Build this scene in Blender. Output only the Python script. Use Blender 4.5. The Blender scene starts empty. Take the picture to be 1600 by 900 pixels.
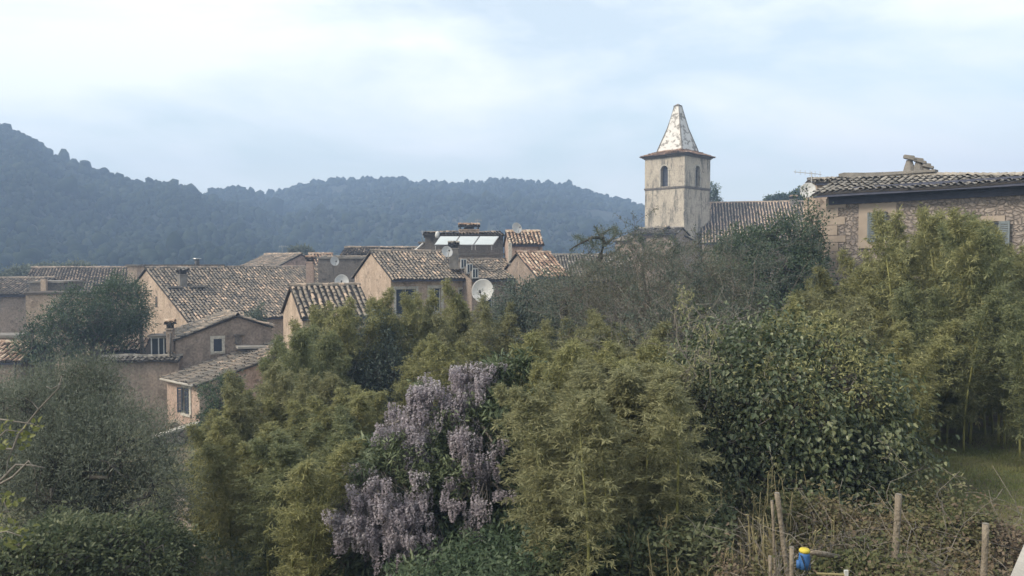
import bpy, math, random
import numpy as np
from mathutils import Vector
R = np.random.RandomState(11)
random.seed(5)
S = bpy.context.scene
rad = math.radians
# ------------------------------------------------------------------ camera
F = 1244.0; PITCH = rad(1.84)
cam = bpy.data.cameras.new('camera'); camo = bpy.data.objects.new('camera', cam)
S.collection.objects.link(camo); S.camera = camo
cam.sensor_width = 36; cam.lens = 36*F/1600; cam.clip_start = .05; cam.clip_end = 9000
camo.location = (0, 0, 0); camo.rotation_euler = (math.pi/2-PITCH, 0, 0)
# ------------------------------------------------------------------ light
SUN_EL, SUN_AZ = rad(42), rad(-62)          # azimuth measured from +Y, negative = left
w = bpy.data.worlds.new('World'); S.world = w; w.use_nodes = True
nt = w.node_tree; nt.nodes.clear()
def N(t, ty, **kw):
    n = t.nodes.new(ty)
    for k, v in kw.items():
        if k in n.inputs: n.inputs[k].default_value = v
        else: setattr(n, k, v)
    return n
sky = N(nt, 'ShaderNodeTexSky', sky_type='NISHITA', sun_disc=False, sun_elevation=SUN_EL,
        sun_rotation=SUN_AZ, air_density=1.0, dust_density=2.5, ozone_density=1.5)
tc = N(nt, 'ShaderNodeTexCoord')
mp = N(nt, 'ShaderNodeMapping'); mp.inputs['Scale'].default_value = (1.0, 1.2, 3.0); mp.inputs['Location'].default_value = (.55, .3, .1)
mp.inputs['Rotation'].default_value = (0, rad(10), rad(20))
nz = N(nt, 'ShaderNodeTexNoise', Scale=1.9, Detail=9.0, Roughness=.58, Distortion=.25)
rp = N(nt, 'ShaderNodeValToRGB'); rp.color_ramp.elements[0].position = .40; rp.color_ramp.elements[1].position = .60
rp.color_ramp.elements[0].color = (.42, .42, .42, 1); rp.color_ramp.elements[1].color = (1, 1, 1, 1)
sx = N(nt, 'ShaderNodeSeparateXYZ'); hz = N(nt, 'ShaderNodeMapRange'); hz.inputs['From Min'].default_value = .03
hz.inputs['From Max'].default_value = .24; hz.inputs['To Min'].default_value = .88; hz.inputs['To Max'].default_value = 0
mxf = N(nt, 'ShaderNodeMath', operation='MAXIMUM')
# thin cloud deck: near-white, a touch brighter towards the sun
cc = N(nt, 'ShaderNodeMixRGB', blend_type='MIX'); cc.inputs['Color1'].default_value = (5.9, 6.05, 6.1, 1)
cc.inputs['Color2'].default_value = (5.95, 6.15, 6.25, 1)
gx = N(nt, 'ShaderNodeMapRange'); gx.inputs['From Min'].default_value = .3; gx.inputs['From Max'].default_value = -.5
mix = N(nt, 'ShaderNodeMixRGB'); bg = N(nt, 'ShaderNodeBackground', Strength=.10); wo = N(nt, 'ShaderNodeOutputWorld')
L = nt.links.new
skm = N(nt, 'ShaderNodeMixRGB', blend_type='MULTIPLY'); skm.inputs['Fac'].default_value = 1
skm.inputs['Color2'].default_value = (1.26, 1.22, 1.0, 1)
L(tc.outputs['Generated'], mp.inputs['Vector']); L(mp.outputs[0], nz.inputs['Vector']); L(nz.outputs['Fac'], rp.inputs['Fac'])
L(tc.outputs['Generated'], sx.inputs[0]); L(sx.outputs['Z'], hz.inputs['Value']); L(sx.outputs['X'], gx.inputs['Value'])
L(gx.outputs[0], cc.inputs['Fac'])
L(rp.outputs[0], mxf.inputs[0]); L(hz.outputs[0], mxf.inputs[1]); L(mxf.outputs[0], mix.inputs['Fac'])
L(sky.outputs[0], skm.inputs['Color1']); L(skm.outputs[0], mix.inputs['Color1']); L(cc.outputs[0], mix.inputs['Color2'])
L(mix.outputs[0], bg.inputs['Color']); L(bg.outputs[0], wo.inputs['Surface'])
sl = bpy.data.lights.new('sun', 'SUN'); so = bpy.data.objects.new('sun', sl); S.collection.objects.link(so)
sl.energy = 1.7; sl.angle = rad(14); sl.color = (1, .90, .76)
sd = Vector((math.sin(SUN_AZ)*math.cos(SUN_EL), math.cos(SUN_AZ)*math.cos(SUN_EL), math.sin(SUN_EL)))
# the light comes from the left, a little behind the camera
sd = Vector((-.72, -.30, .62)).normalized()
so.rotation_euler = sd.to_track_quat('Z', 'Y').to_euler()
sky.sun_elevation = math.asin(sd.z); sky.sun_rotation = math.atan2(sd.x, sd.y)
S.view_settings.view_transform = 'Standard'; S.view_settings.look = 'None'; S.view_settings.gamma = 1
S.view_settings.use_curve_mapping = False; S.view_settings.exposure = 1.20
S.render.engine = 'CYCLES'
S.cycles.max_bounces = 6; S.cycles.diffuse_bounces = 4; S.cycles.transparent_max_bounces = 4
S.cycles.use_denoising = True

# ------------------------------------------------------------------ pixel <-> world
cp, sp = math.cos(PITCH), math.sin(PITCH)
def P(px, py, D):
    x, y = (px-800)/F, (450-py)/F
    d = np.array([x, cp+y*sp, -sp+y*cp]); return d*(D/d[1])
def PX(p):
    x, y, z = p; zc = y*cp-z*sp; yc = y*sp+z*cp
    return (800+F*x/zc, 450-F*yc/zc)
def PA(a, D): return [P(x, y, D) for x, y in a]
def V3(*a): return np.array(a, float)
def unit(v): v = np.asarray(v, float); return v/(np.linalg.norm(v, axis=-1, keepdims=True)+1e-9)
def sm(t): t = np.clip(t, 0, 1); return t*t*(3-2*t)
def gz(x, y):
    x = np.asarray(x, float); y = np.asarray(y, float)
    left = sm((4-x)/16)
    z = -3.8-3.2*left-left*.06*np.clip(y-15, 0, 45)
    z = z-(1-left)*.02*np.clip(y-20, 0, 80)
    z = z-14*sm((y-100)/160)
    near = sm((y-2.5)/4.5)
    z = -1.75*(1-near)+z*near
    z = z+.06*np.sin(x*1.3+y*.7)+.05*np.sin(x*.5-y*1.1)+.03*np.sin(x*3.1+1)*np.sin(y*2.7)
    return z

# ------------------------------------------------------------------ materials
def mat(name):
    m = bpy.data.materials.new(name); m.use_nodes = True; t = m.node_tree
    b = t.nodes['Principled BSDF']; return m, t, b
def ramp(t, cols, pos=None):
    r = t.nodes.new('ShaderNodeValToRGB'); cr = r.color_ramp
    n = len(cols); pos = pos or [i/(n-1) for i in range(n)]
    while len(cr.elements) < n: cr.elements.new(.5)
    for e, c, p in zip(cr.elements, cols, pos): e.position = p; e.color = (*c, 1)
    return r
def noise_mat(name, cols, scale=3, rough=.9, bump=.3, detail=6, vec=(1, 1, 1), pos=None, bscale=None, spec=.2, metal=0):
    m, t, b = mat(name); l = t.links.new
    c = N(t, 'ShaderNodeTexCoord'); mp = N(t, 'ShaderNodeMapping'); mp.inputs['Scale'].default_value = vec
    n = N(t, 'ShaderNodeTexNoise', Scale=scale, Detail=detail, Roughness=.62)
    r = ramp(t, cols, pos or [.3+.4*i/(len(cols)-1) for i in range(len(cols))])
    l(c.outputs['Object'], mp.inputs[0]); l(mp.outputs[0], n.inputs['Vector']); l(n.outputs['Fac'], r.inputs[0])
    l(r.outputs[0], b.inputs['Base Color']); b.inputs['Roughness'].default_value = rough
    b.inputs['Specular IOR Level'].default_value = spec; b.inputs['Metallic'].default_value = metal
    if bump:
        n2 = N(t, 'ShaderNodeTexNoise', Scale=bscale or scale*6, Detail=4.0)
        bp = N(t, 'ShaderNodeBump', Strength=bump, Distance=.05)
        l(c.outputs['Object'], n2.inputs['Vector']); l(n2.outputs['Fac'], bp.inputs['Height']); l(bp.outputs[0], b.inputs['Normal'])
    return m
def plaster(name, a, bcol, stain, scale=.6, amount=.5, thr=.46):
    """plaster with broad tone drift, streaky weather stains and a rough skin"""
    m, t, b = mat(name); l = t.links.new
    c = N(t, 'ShaderNodeTexCoord')
    n = N(t, 'ShaderNodeTexNoise', Scale=scale, Detail=7.0, Roughness=.65); l(c.outputs['Object'], n.inputs['Vector'])
    r = ramp(t, [a, bcol], [.35, .68]); l(n.outputs['Fac'], r.inputs[0])
    mp = N(t, 'ShaderNodeMapping'); mp.inputs['Scale'].default_value = (1.6, 1.6, .35); l(c.outputs['Object'], mp.inputs[0])
    n2 = N(t, 'ShaderNodeTexNoise', Scale=.9, Detail=9.0, Roughness=.72); l(mp.outputs[0], n2.inputs['Vector'])
    r2 = ramp(t, [(0, 0, 0), (amount,)*3], [thr, thr+.12]); l(n2.outputs['Fac'], r2.inputs[0])
    mx = N(t, 'ShaderNodeMixRGB'); mx.inputs['Color2'].default_value = (*stain, 1)
    l(r2.outputs[0], mx.inputs['Fac']); l(r.outputs[0], mx.inputs['Color1'])
    nv = N(t, 'ShaderNodeTexVoronoi', Scale=4.5); l(c.outputs['Object'], nv.inputs['Vector']); sc_ = N(t, 'ShaderNodeSeparateColor'); l(nv.outputs['Color'], sc_.inputs[0])
    rv = ramp(t, [tuple(v*.55 for v in a), tuple(v*.95 for v in bcol)]); l(sc_.outputs[0], rv.inputs[0])
    n4 = N(t, 'ShaderNodeTexNoise', Scale=.8, Detail=6.0, Roughness=.7); m4 = N(t, 'ShaderNodeMapping'); m4.inputs['Location'].default_value = (7, 3, 5); l(c.outputs['Object'], m4.inputs[0]); l(m4.outputs[0], n4.inputs['Vector'])
    r4 = ramp(t, [(0, 0, 0), (.85, .85, .85)], [.54, .59]); l(n4.outputs['Fac'], r4.inputs[0]); mx4 = N(t, 'ShaderNodeMixRGB'); l(r4.outputs[0], mx4.inputs['Fac']); l(mx.outputs[0], mx4.inputs['Color1']); l(rv.outputs[0], mx4.inputs['Color2']); mx = mx4
    n3 = N(t, 'ShaderNodeTexNoise', Scale=9.0, Detail=5.0); l(c.outputs['Object'], n3.inputs['Vector'])
    mx2 = N(t, 'ShaderNodeMixRGB', blend_type='OVERLAY'); mx2.inputs['Fac'].default_value = .6
    l(mx.outputs[0], mx2.inputs['Color1']); l(n3.outputs['Fac'], mx2.inputs['Color2'])
    l(mx2.outputs[0], b.inputs['Base Color'])
    bp = N(t, 'ShaderNodeBump', Strength=.5, Distance=.04); l(n3.outputs['Fac'], bp.inputs['Height']); l(bp.outputs[0], b.inputs['Normal'])
    b.inputs['Roughness'].default_value = .93; b.inputs['Specular IOR Level'].default_value = .15
    return m
def rubble(name, cols, mortar, scale=2.6):
    m, t, b = mat(name); l = t.links.new
    c = N(t, 'ShaderNodeTexCoord'); mp = N(t, 'ShaderNodeMapping'); mp.inputs['Scale'].default_value = (1, 1, 1.35)
    nn = N(t, 'ShaderNodeTexNoise', Scale=2.0, Detail=3.0); l(c.outputs['Object'], nn.inputs['Vector'])
    ad = N(t, 'ShaderNodeMixRGB', blend_type='LINEAR_LIGHT'); ad.inputs['Fac'].default_value = .16
    l(c.outputs['Object'], ad.inputs['Color1']); l(nn.outputs['Color'], ad.inputs['Color2']); l(ad.outputs[0], mp.inputs[0])
    v = N(t, 'ShaderNodeTexVoronoi', Scale=scale); l(mp.outputs[0], v.inputs['Vector'])
    e = N(t, 'ShaderNodeTexVoronoi', Scale=scale, feature='DISTANCE_TO_EDGE'); l(mp.outputs[0], e.inputs['Vector'])
    sp_ = N(t, 'ShaderNodeSeparateColor'); l(v.outputs['Color'], sp_.inputs[0])
    r = ramp(t, cols); l(sp_.outputs[0], r.inputs[0])
    r2 = ramp(t, [(0, 0, 0), (1, 1, 1)], [.04, .14]); l(e.outputs['Distance'], r2.inputs[0])
    mx = N(t, 'ShaderNodeMixRGB'); mx.inputs['Color1'].default_value = (*mortar, 1); l(r2.outputs[0], mx.inputs['Fac']); l(r.outputs[0], mx.inputs['Color2'])
    n3 = N(t, 'ShaderNodeTexNoise', Scale=8.0, Detail=6.0); l(c.outputs['Object'], n3.inputs['Vector'])
    mx2 = N(t, 'ShaderNodeMixRGB', blend_type='OVERLAY'); mx2.inputs['Fac'].default_value = .6
    l(mx.outputs[0], mx2.inputs['Color1']); l(n3.outputs['Fac'], mx2.inputs['Color2']); l(mx2.outputs[0], b.inputs['Base Color'])
    ml = N(t, 'ShaderNodeMath', operation='MULTIPLY'); l(r2.outputs[0], ml.inputs[0]); l(n3.outputs['Fac'], ml.inputs[1])
    bp = N(t, 'ShaderNodeBump', Strength=1.0, Distance=.10); l(ml.outputs[0], bp.inputs['Height']); l(bp.outputs[0], b.inputs['Normal'])
    b.inputs['Roughness'].default_value = .95; b.inputs['Specular IOR Level'].default_value = .1
    return m
def tone_mat(name, cols, pos=None, rough=.85, trans=0, tcol=None, bump=0, spec=.25, nscale=0):
    """colour from the per-piece attribute 'tone' (every leaf / tile has its own)"""
    m, t, b = mat(name); l = t.links.new
    a = N(t, 'ShaderNodeAttribute', attribute_name='tone'); r = ramp(t, cols, pos); l(a.outputs['Fac'], r.inputs[0])
    src = r.outputs[0]
    if nscale:
        c = N(t, 'ShaderNodeTexCoord'); n = N(t, 'ShaderNodeTexNoise', Scale=nscale, Detail=4.0); l(c.outputs['Object'], n.inputs['Vector'])
        mx = N(t, 'ShaderNodeMixRGB', blend_type='OVERLAY'); mx.inputs['Fac'].default_value = .5
        l(src, mx.inputs['Color1']); l(n.outputs['Fac'], mx.inputs['Color2']); src = mx.outputs[0]
    l(src, b.inputs['Base Color']); b.inputs['Roughness'].default_value = rough; b.inputs['Specular IOR Level'].default_value = spec
    if trans:
        tr = N(t, 'ShaderNodeBsdfTranslucent'); l(src, tr.inputs['Color']); ms = N(t, 'ShaderNodeMixShader'); ms.inputs[0].default_value = trans
        l(b.outputs[0], ms.inputs[1]); l(tr.outputs[0], ms.inputs[2]); l(ms.outputs[0], t.nodes['Material Output'].inputs['Surface'])
    return m
def plain(name, col, rough=.6, metal=0, spec=.3): return noise_mat(name, [tuple(c*.85 for c in col), tuple(min(1, c*1.12) for c in col)], 5, rough, .1, 4, spec=spec, metal=metal)

M = {}
M['ochre'] = plaster('ochre plaster', (.37, .285, .22), (.45, .355, .275), (.25, .20, .15), .7, .6)
M['pink'] = plaster('pinkish plaster', (.36, .265, .215), (.43, .325, .265), (.27, .21, .17), .7, .5)
M['brown'] = plaster('brown render', (.235, .188, .155), (.30, .243, .20), (.18, .15, .125), .8, .6)
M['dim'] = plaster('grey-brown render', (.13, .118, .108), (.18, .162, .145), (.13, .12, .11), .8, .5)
M['tower'] = plaster('stained cream render', (.38, .335, .275), (.46, .41, .34), (.13, .125, .11), .5, .95, .50)
M['cream'] = plaster('cream surround', (.40, .375, .33), (.48, .45, .39), (.35, .32, .27), 1.5, .5)
M['stone'] = rubble('rubble stone', [(.29, .245, .215), (.25, .215, .19), (.35, .30, .26), (.28, .235, .205), (.24, .205, .185)], (.205, .178, .158), 4.8)
M['stone_small'] = rubble('dry stone', [(.30, .25, .21), (.22, .19, .17), (.38, .32, .26)], (.09, .08, .07), 3.4)
M['quoin'] = noise_mat('dressed quoin stone', [(.28, .23, .185), (.36, .30, .245)], 1.6, .9, 0)
M['tile_old'] = tone_mat('weathered clay tile', [(.12, .111, .097), (.185, .166, .14), (.245, .208, .168), (.31, .25, .195), (.45, .345, .26)], [0, .35, .62, .86, 1], .9, bump=0, spec=.1, nscale=7)
M['tile_grey'] = tone_mat('lichened clay tile', [(.12, .114, .10), (.19, .174, .15), (.27, .245, .21), (.36, .325, .275)], None, .92, spec=.1, nscale=7)
M['tile_red'] = tone_mat('orange clay tile', [(.17, .115, .085), (.28, .185, .135), (.40, .29, .21), (.56, .46, .35)], None, .88, spec=.12, nscale=7)
M['tile_under'] = noise_mat('tile bed', [(.035, .032, .03), (.07, .062, .056)], 6, .95, .2)
M['wood_dark'] = noise_mat('dark eave timber', [(.07, .06, .05), (.12, .10, .085)], 4, .9, .3)
M['eave_shade'] = noise_mat('dark blue-grey eave shade', [(.055, .06, .085), (.085, .09, .12)], 4, .9, .2)  # bluish shade below the eaves, put into the colour
M['slate'] = plain('slate blue louvre', (.10, .11, .14), .8)
M['wood_post'] = noise_mat('grey fence timber', [(.13, .11, .085), (.27, .23, .18)], 6, .9, .6, vec=(3, 3, .5), bscale=25)
M['white'] = plain('white paint', (.50, .50, .48), .5)
M['white_metal'] = plain('pale enamel', (.40, .40, .39), .45)
M['grey_metal'] = plain('grey metal', (.35, .35, .35), .5, .5)
M['dark_metal'] = plain('dark metal', (.07, .07, .07), .6, .2)
M['shutter_blue'] = plain('dark blue shutter', (.035, .045, .065), .6)
M['shutter_green'] = plain('green-grey shutter', (.15, .175, .185), .6)
M['blue'] = plain('blue plastic', (.04, .12, .30), .55, spec=.3)
M['yellow'] = plain('yellow plastic', (.52, .42, .05), .6, spec=.3)
M['black'] = plain('black rubber', (.02, .02, .02), .6)
M['concrete'] = noise_mat('weathered concrete', [(.15, .14, .125), (.24, .22, .195)], 3, .92, .5)
M['pale_stone'] = noise_mat('pale coping', [(.33, .31, .275), (.44, .41, .36)], 2.5, .9, .4)
M['bark'] = noise_mat('grey bark', [(.09, .08, .07), (.20, .18, .155)], 5, .95, .8, vec=(2, 2, .5), bscale=20)
M['bark_pale'] = noise_mat('pale twig bark', [(.15, .135, .115), (.24, .215, .185)], 5, .95, .3)
M['bark_dark'] = noise_mat('dark bark', [(.045, .042, .038), (.09, .082, .07)], 5, .95, .6, bscale=20)
m, t, b = mat('window glass'); b.inputs['Base Color'].default_value = (.02, .028, .04, 1); b.inputs['Roughness'].default_value = .12; M['glass'] = m
n = N(t, 'ShaderNodeTexNoise', Scale=2.0); r = ramp(t, [(.015, .02, .03), (.035, .045, .06)]); t.links.new(n.outputs['Fac'], r.inputs[0]); t.links.new(r.outputs[0], b.inputs['Base Color'])
m, t, b = mat('collector glass'); b.inputs['Roughness'].default_value = .22; b.inputs['Specular IOR Level'].default_value = .8; M['collector'] = m
n = N(t, 'ShaderNodeTexNoise', Scale=3.0); r = ramp(t, [(.42, .46, .47), (.56, .60, .60)]); t.links.new(n.outputs['Fac'], r.inputs[0]); t.links.new(r.outputs[0], b.inputs['Base Color'])  # pale base colour paints in the sky reflected by the glass
# spire: white glazed cladding with flaked patches
m, t, b = mat('flaking white spire'); l = t.links.new; c = N(t, 'ShaderNodeTexCoord')
mp = N(t, 'ShaderNodeMapping'); mp.inputs['Scale'].default_value = (1, 1, 1.5); l(c.outputs['Object'], mp.inputs[0])
n = N(t, 'ShaderNodeTexNoise', Scale=1.25, Detail=6.0, Roughness=.66); l(mp.outputs[0], n.inputs['Vector'])
r = ramp(t, [(.62, .60, .57), (.56, .54, .51), (.22, .20, .17), (.15, .135, .12)], [0, .525, .565, .7]); l(n.outputs['Fac'], r.inputs[0])
l(r.outputs[0], b.inputs['Base Color']); b.inputs['Roughness'].default_value = .6; M['spire'] = m
# leaves
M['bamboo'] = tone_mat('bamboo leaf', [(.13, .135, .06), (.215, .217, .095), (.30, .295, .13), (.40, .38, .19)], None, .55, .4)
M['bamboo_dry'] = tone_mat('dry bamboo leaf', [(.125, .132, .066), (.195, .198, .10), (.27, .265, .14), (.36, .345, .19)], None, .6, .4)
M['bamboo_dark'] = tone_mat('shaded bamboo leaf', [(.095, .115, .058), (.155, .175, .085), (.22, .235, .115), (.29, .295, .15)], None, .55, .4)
M['culm'] = noise_mat('bamboo culm', [(.16, .17, .06), (.27, .26, .10)], 3, .5, .1)
M['olive'] = tone_mat('olive leaf', [(.07, .084, .058), (.108, .126, .088), (.16, .178, .13), (.24, .255, .19)], None, .6, .3)
M['dark_leaf'] = tone_mat('dark evergreen leaf', [(.035, .055, .03), (.055, .085, .045), (.085, .12, .065), (.12, .155, .09)], None, .5, .3)
M['broad'] = tone_mat('glossy broad leaf', [(.035, .05, .025), (.06, .082, .038), (.10, .125, .06), (.20, .215, .11)], None, .4, .3, spec=.45)
M['loquat'] = tone_mat('long leathery leaf', [(.05, .075, .04), (.08, .11, .055), (.12, .15, .075), (.19, .22, .12)], None, .45, .3, spec=.4)
M['greygreen'] = tone_mat('grey green leaf', [(.05, .07, .055), (.08, .105, .08), (.125, .15, .115), (.19, .21, .17)], None, .55, .3)
M['limeleaf'] = tone_mat('young yellow green leaf', [(.10, .12, .04), (.165, .18, .06), (.235, .24, .09)], None, .5, .45)
M['wist'] = tone_mat('pale lilac blossom', [(.25, .215, .235), (.35, .31, .335), (.44, .40, .425), (.54, .505, .515)], None, .7, .4)
M['drab'] = tone_mat('brownish olive small leaf', [(.07, .07, .05), (.115, .115, .08), (.17, .165, .12), (.24, .23, .17)], None, .7, .3)
M['bramble'] = tone_mat('bramble leaf', [(.07, .085, .035), (.12, .13, .055), (.17, .15, .08), (.23, .17, .11)], None, .6, .35)
M['dryleaf'] = tone_mat('withered leaf', [(.10, .08, .055), (.15, .115, .08), (.20, .155, .11), (.15, .16, .08)], None, .8, .3)
M['ivy'] = tone_mat('undergrowth leaf', [(.05, .068, .034), (.085, .108, .055), (.13, .15, .08), (.20, .215, .125)], None, .5, .35)
M['grass'] = tone_mat('grass blade', [(.09, .11, .04), (.14, .165, .06), (.20, .205, .085), (.27, .24, .125)], None, .7, .4)
M['reed'] = tone_mat('dry stalk', [(.16, .14, .07), (.24, .21, .11), (.32, .28, .16)], None, .8, .1)
M['forest'] = tone_mat('far pine crown', [(.014, .021, .013), (.021, .03, .017), (.030, .041, .024), (.045, .054, .034)], None, .9, 0, spec=.05)
M['soil'] = noise_mat('earth with leaf litter', [(.07, .06, .04), (.13, .105, .07), (.12, .13, .055), (.2, .16, .11)], 1.2, .97, .8, bscale=9)
M['pathm'] = noise_mat('sandy path', [(.22, .17, .115), (.32, .255, .18), (.40, .33, .24)], 2, .97, .6, bscale=14)
M['hillm'] = noise_mat('hill ground', [(.025, .032, .02), (.04, .045, .03), (.085, .08, .065)], .035, .97, 0, pos=[.35, .55, .68])

# ------------------------------------------------------------------ mesh helpers
col = S.collection
def tag(o, label=None, cat=None, group=None, kind=None):
    if label: o['label'] = label
    if cat: o['category'] = cat
    if group: o['group'] = group
    if kind: o['kind'] = kind
    return o
def empty(name, loc, label, cat, group=None):
    o = bpy.data.objects.new(name, None); col.objects.link(o); o.location = tuple(loc); o.empty_display_size = .2
    return tag(o, label, cat, group)
def world_of(o):
    v = np.zeros(3)
    while o is not None: v += np.array(o.location); o = o.parent
    return v
SMOOTH = {'roof', 'skirt_roof', 'cap', 'crown', 'foliage', 'forest', 'leaves', 'blossom', 'trunk', 'branches', 'branch', 'culm', 'vine_stem', 'needles', 'undergrowth', 'bramble', 'gutter', 'downpipe', 'mast', 'feed_arm', 'shaft', 'strap', 'lid', 'body', 'flue_pipe', 'wood', 'chimney_pot', 'wire', 'strand', 'twigs', 'tendrils'}
class MB:
    def __init__(s): s.V = []; s.Fq = []; s.n = 0; s.T = []; s.any = False
    def add(s, V, Fc, tone=None):
        V = np.asarray(V, float).reshape(-1, 3); s.V.append(V)
        for f in Fc: s.Fq.append(tuple(int(i)+s.n for i in f)); s.T.append(.5 if tone is None else tone)
        s.n += len(V); return s
    def addn(s, V, Fc, tone=None):          # numpy quads / tris array
        s.V.append(V.reshape(-1, 3)); 
        s.Fq.append(('np', Fc+s.n, tone if tone is not None else np.full(len(Fc), .5))); s.n += len(V.reshape(-1, 3)); return s
    def box(s, c, d, ux=(1, 0, 0), uy=(0, 1, 0), uz=(0, 0, 1), tone=None):
        c = V3(*c); ux, uy, uz = [V3(*u) for u in (ux, uy, uz)]
        V = [c+ux*d[0]*i/2+uy*d[1]*j/2+uz*d[2]*k/2 for i in (-1, 1) for j in (-1, 1) for k in (-1, 1)]
        return s.add(V, [(0, 1, 3, 2), (4, 6, 7, 5), (0, 4, 5, 1), (2, 3, 7, 6), (0, 2, 6, 4), (1, 5, 7, 3)], tone)
    def hexa(s, V, tone=None):              # 8 points: bottom 4, top 4 (same order)
        return s.add(V, [(3, 2, 1, 0), (4, 5, 6, 7), (0, 1, 5, 4), (1, 2, 6, 5), (2, 3, 7, 6), (3, 0, 4, 7)], tone)
    def tube(s, pts, rr, k=6, tone=None):
        pts = np.asarray(pts, float); n = len(pts); rr = np.broadcast_to(np.asarray(rr, float), (n,))
        V = []
        for i in range(n):
            d = unit(pts[min(i+1, n-1)]-pts[max(i-1, 0)])
            a = unit(np.cross(d, V3(.13, .21, 1) if abs(d[2]) < .95 else V3(1, .1, 0))); b_ = np.cross(d, a)
            for j in range(k):
                an = 2*math.pi*j/k; V.append(pts[i]+rr[i]*(math.cos(an)*a+math.sin(an)*b_))
        Fc = [(i*k+j, i*k+(j+1) % k, (i+1)*k+(j+1) % k, (i+1)*k+j) for i in range(n-1) for j in range(k)]
        Fc += [tuple(range(k))[::-1], tuple((n-1)*k+j for j in range(k))]
        return s.add(V, Fc, tone)
    def build(s, name, m, parent=None, smooth=False):
        V = np.concatenate(s.V) if s.V else np.zeros((0, 3))
        off = world_of(parent) if parent is not None else np.zeros(3)
        V = V-off
        me = bpy.data.meshes.new(name)
        idx = []; ln = []; tn = []
        buf_i = []; buf_l = []; buf_t = []
        def flush():
            if idx:
                buf_i.append(np.array(idx, np.int32)); buf_l.append(np.array(ln, np.int32)); buf_t.append(np.array(tn, np.float32))
                idx.clear(); ln.clear(); tn.clear()
        ti = 0
        for f in s.Fq:
            if f[0] == 'np':
                flush(); a = f[1]; buf_i.append(a.reshape(-1).astype(np.int32)); buf_l.append(np.full(len(a), a.shape[1], np.int32)); buf_t.append(np.asarray(f[2], np.float32))
            else:
                idx.extend(f); ln.append(len(f)); tn.append(s.T[ti]); ti += 1
        flush()
        I = np.concatenate(buf_i); LL = np.concatenate(buf_l); T = np.concatenate(buf_t)
        me.vertices.add(len(V)); me.vertices.foreach_set('co', V.astype(np.float32).reshape(-1))
        me.loops.add(len(I)); me.loops.foreach_set('vertex_index', I)
        me.polygons.add(len(LL)); st = np.concatenate([[0], np.cumsum(LL)[:-1]]).astype(np.int32)
        me.polygons.foreach_set('loop_start', st); me.polygons.foreach_set('loop_total', LL)
        me.update(calc_edges=True)
        at = me.attributes.new('tone', 'FLOAT', 'FACE'); at.data.foreach_set('value', np.clip(T, 0, 1))
        sm_ = smooth or name in SMOOTH; me.polygons.foreach_set('use_smooth', np.full(len(LL), sm_))
        me.materials.append(m)
        o = bpy.data.objects.new(name, me); col.objects.link(o)
        if parent is not None: o.parent = parent
        return o

def leaves_mb(mb, C, A, Nn, Ls, Ws, tone, fold=False):
    n = len(C); Sd = unit(np.cross(A, Nn)); Ls = np.broadcast_to(Ls, (n,))[:, None]; Ws = np.broadcast_to(Ws, (n,))[:, None]
    if not fold:
        V = np.stack([C, C+A*Ls*.45+Sd*Ws*.5, C+A*Ls, C+A*Ls*.45-Sd*Ws*.5], 1)
        Fc = np.arange(n*4).reshape(n, 4); mb.addn(V, Fc, tone)
    else:
        up = np.cross(Sd, A)*Ws*.22
        V = np.stack([C, C+A*Ls*.3+Sd*Ws*.5+up, C+A*Ls*.7+Sd*Ws*.42+up-up*.5, C+A*Ls-up*1.2, C+A*Ls*.7-Sd*Ws*.42+up*.5, C+A*Ls*.3-Sd*Ws*.5+up], 1)
        b0 = (np.arange(n)*6)[:, None]
        Fc = np.concatenate([b0+np.array([[0, 1, 2, 3]]), b0+np.array([[0, 3, 4, 5]])]); mb.addn(V, Fc, np.concatenate([tone, tone]))
def segs_mb(mb, A, B, ra, rb, tone=None, k=3):
    A = np.asarray(A); B = np.asarray(B); n = len(A); d = unit(B-A)
    ref = np.tile(V3(.31, .17, .93), (n, 1)); ref[np.abs(d[:, 2]) > .9] = V3(1, .2, 0)
    a = unit(np.cross(d, ref)); b_ = np.cross(d, a)
    ra = np.broadcast_to(ra, (n,))[:, None]; rb = np.broadcast_to(rb, (n,))[:, None]
    rings = [A+ra*(math.cos(2*math.pi*j/k)*a+math.sin(2*math.pi*j/k)*b_) for j in range(k)]
    rings += [B+rb*(math.cos(2*math.pi*j/k)*a+math.sin(2*math.pi*j/k)*b_) for j in range(k)]
    V = np.stack(rings, 1); b0 = (np.arange(n)*2*k)[:, None]
    Fc = np.concatenate([b0+np.array([[j, (j+1) % k, k+(j+1) % k, k+j]]) for j in range(k)])
    mb.addn(V, Fc, np.tile(tone if tone is not None else np.full(n, .5), k))
def rdir(n): return unit(R.randn(n, 3))

# ------------------------------------------------------------------ terrain
def grid_obj(name, xs, ys, zf, m, kind='structure'):
    X, Y = np.meshgrid(xs, ys); V = np.stack([X, Y, zf(X, Y)], -1).reshape(-1, 3)
    nx, ny = len(xs), len(ys); i = np.arange(nx-1)[None, :]+np.arange(ny-1)[:, None]*nx; i = i.reshape(-1)
    Fc = np.stack([i, i+1, i+nx+1, i+nx], 1); mb = MB(); mb.addn(V, Fc); o = mb.build(name, m, smooth=True); o['kind'] = kind; return o
def sinh_axis(n, a, b_): t = np.linspace(-1, 1, n); return np.sinh(t*a)/np.sinh(a)*b_
xs = sinh_axis(150, 5.5, 4500); ys = np.concatenate([[-4500, -1500, -500, -150, -50, -20, -8, -3], np.linspace(-1, 30, 90), 30+np.geomspace(1, 5000, 50)])
grid_obj('ground', xs, ys, gz, M['soil'])
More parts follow.
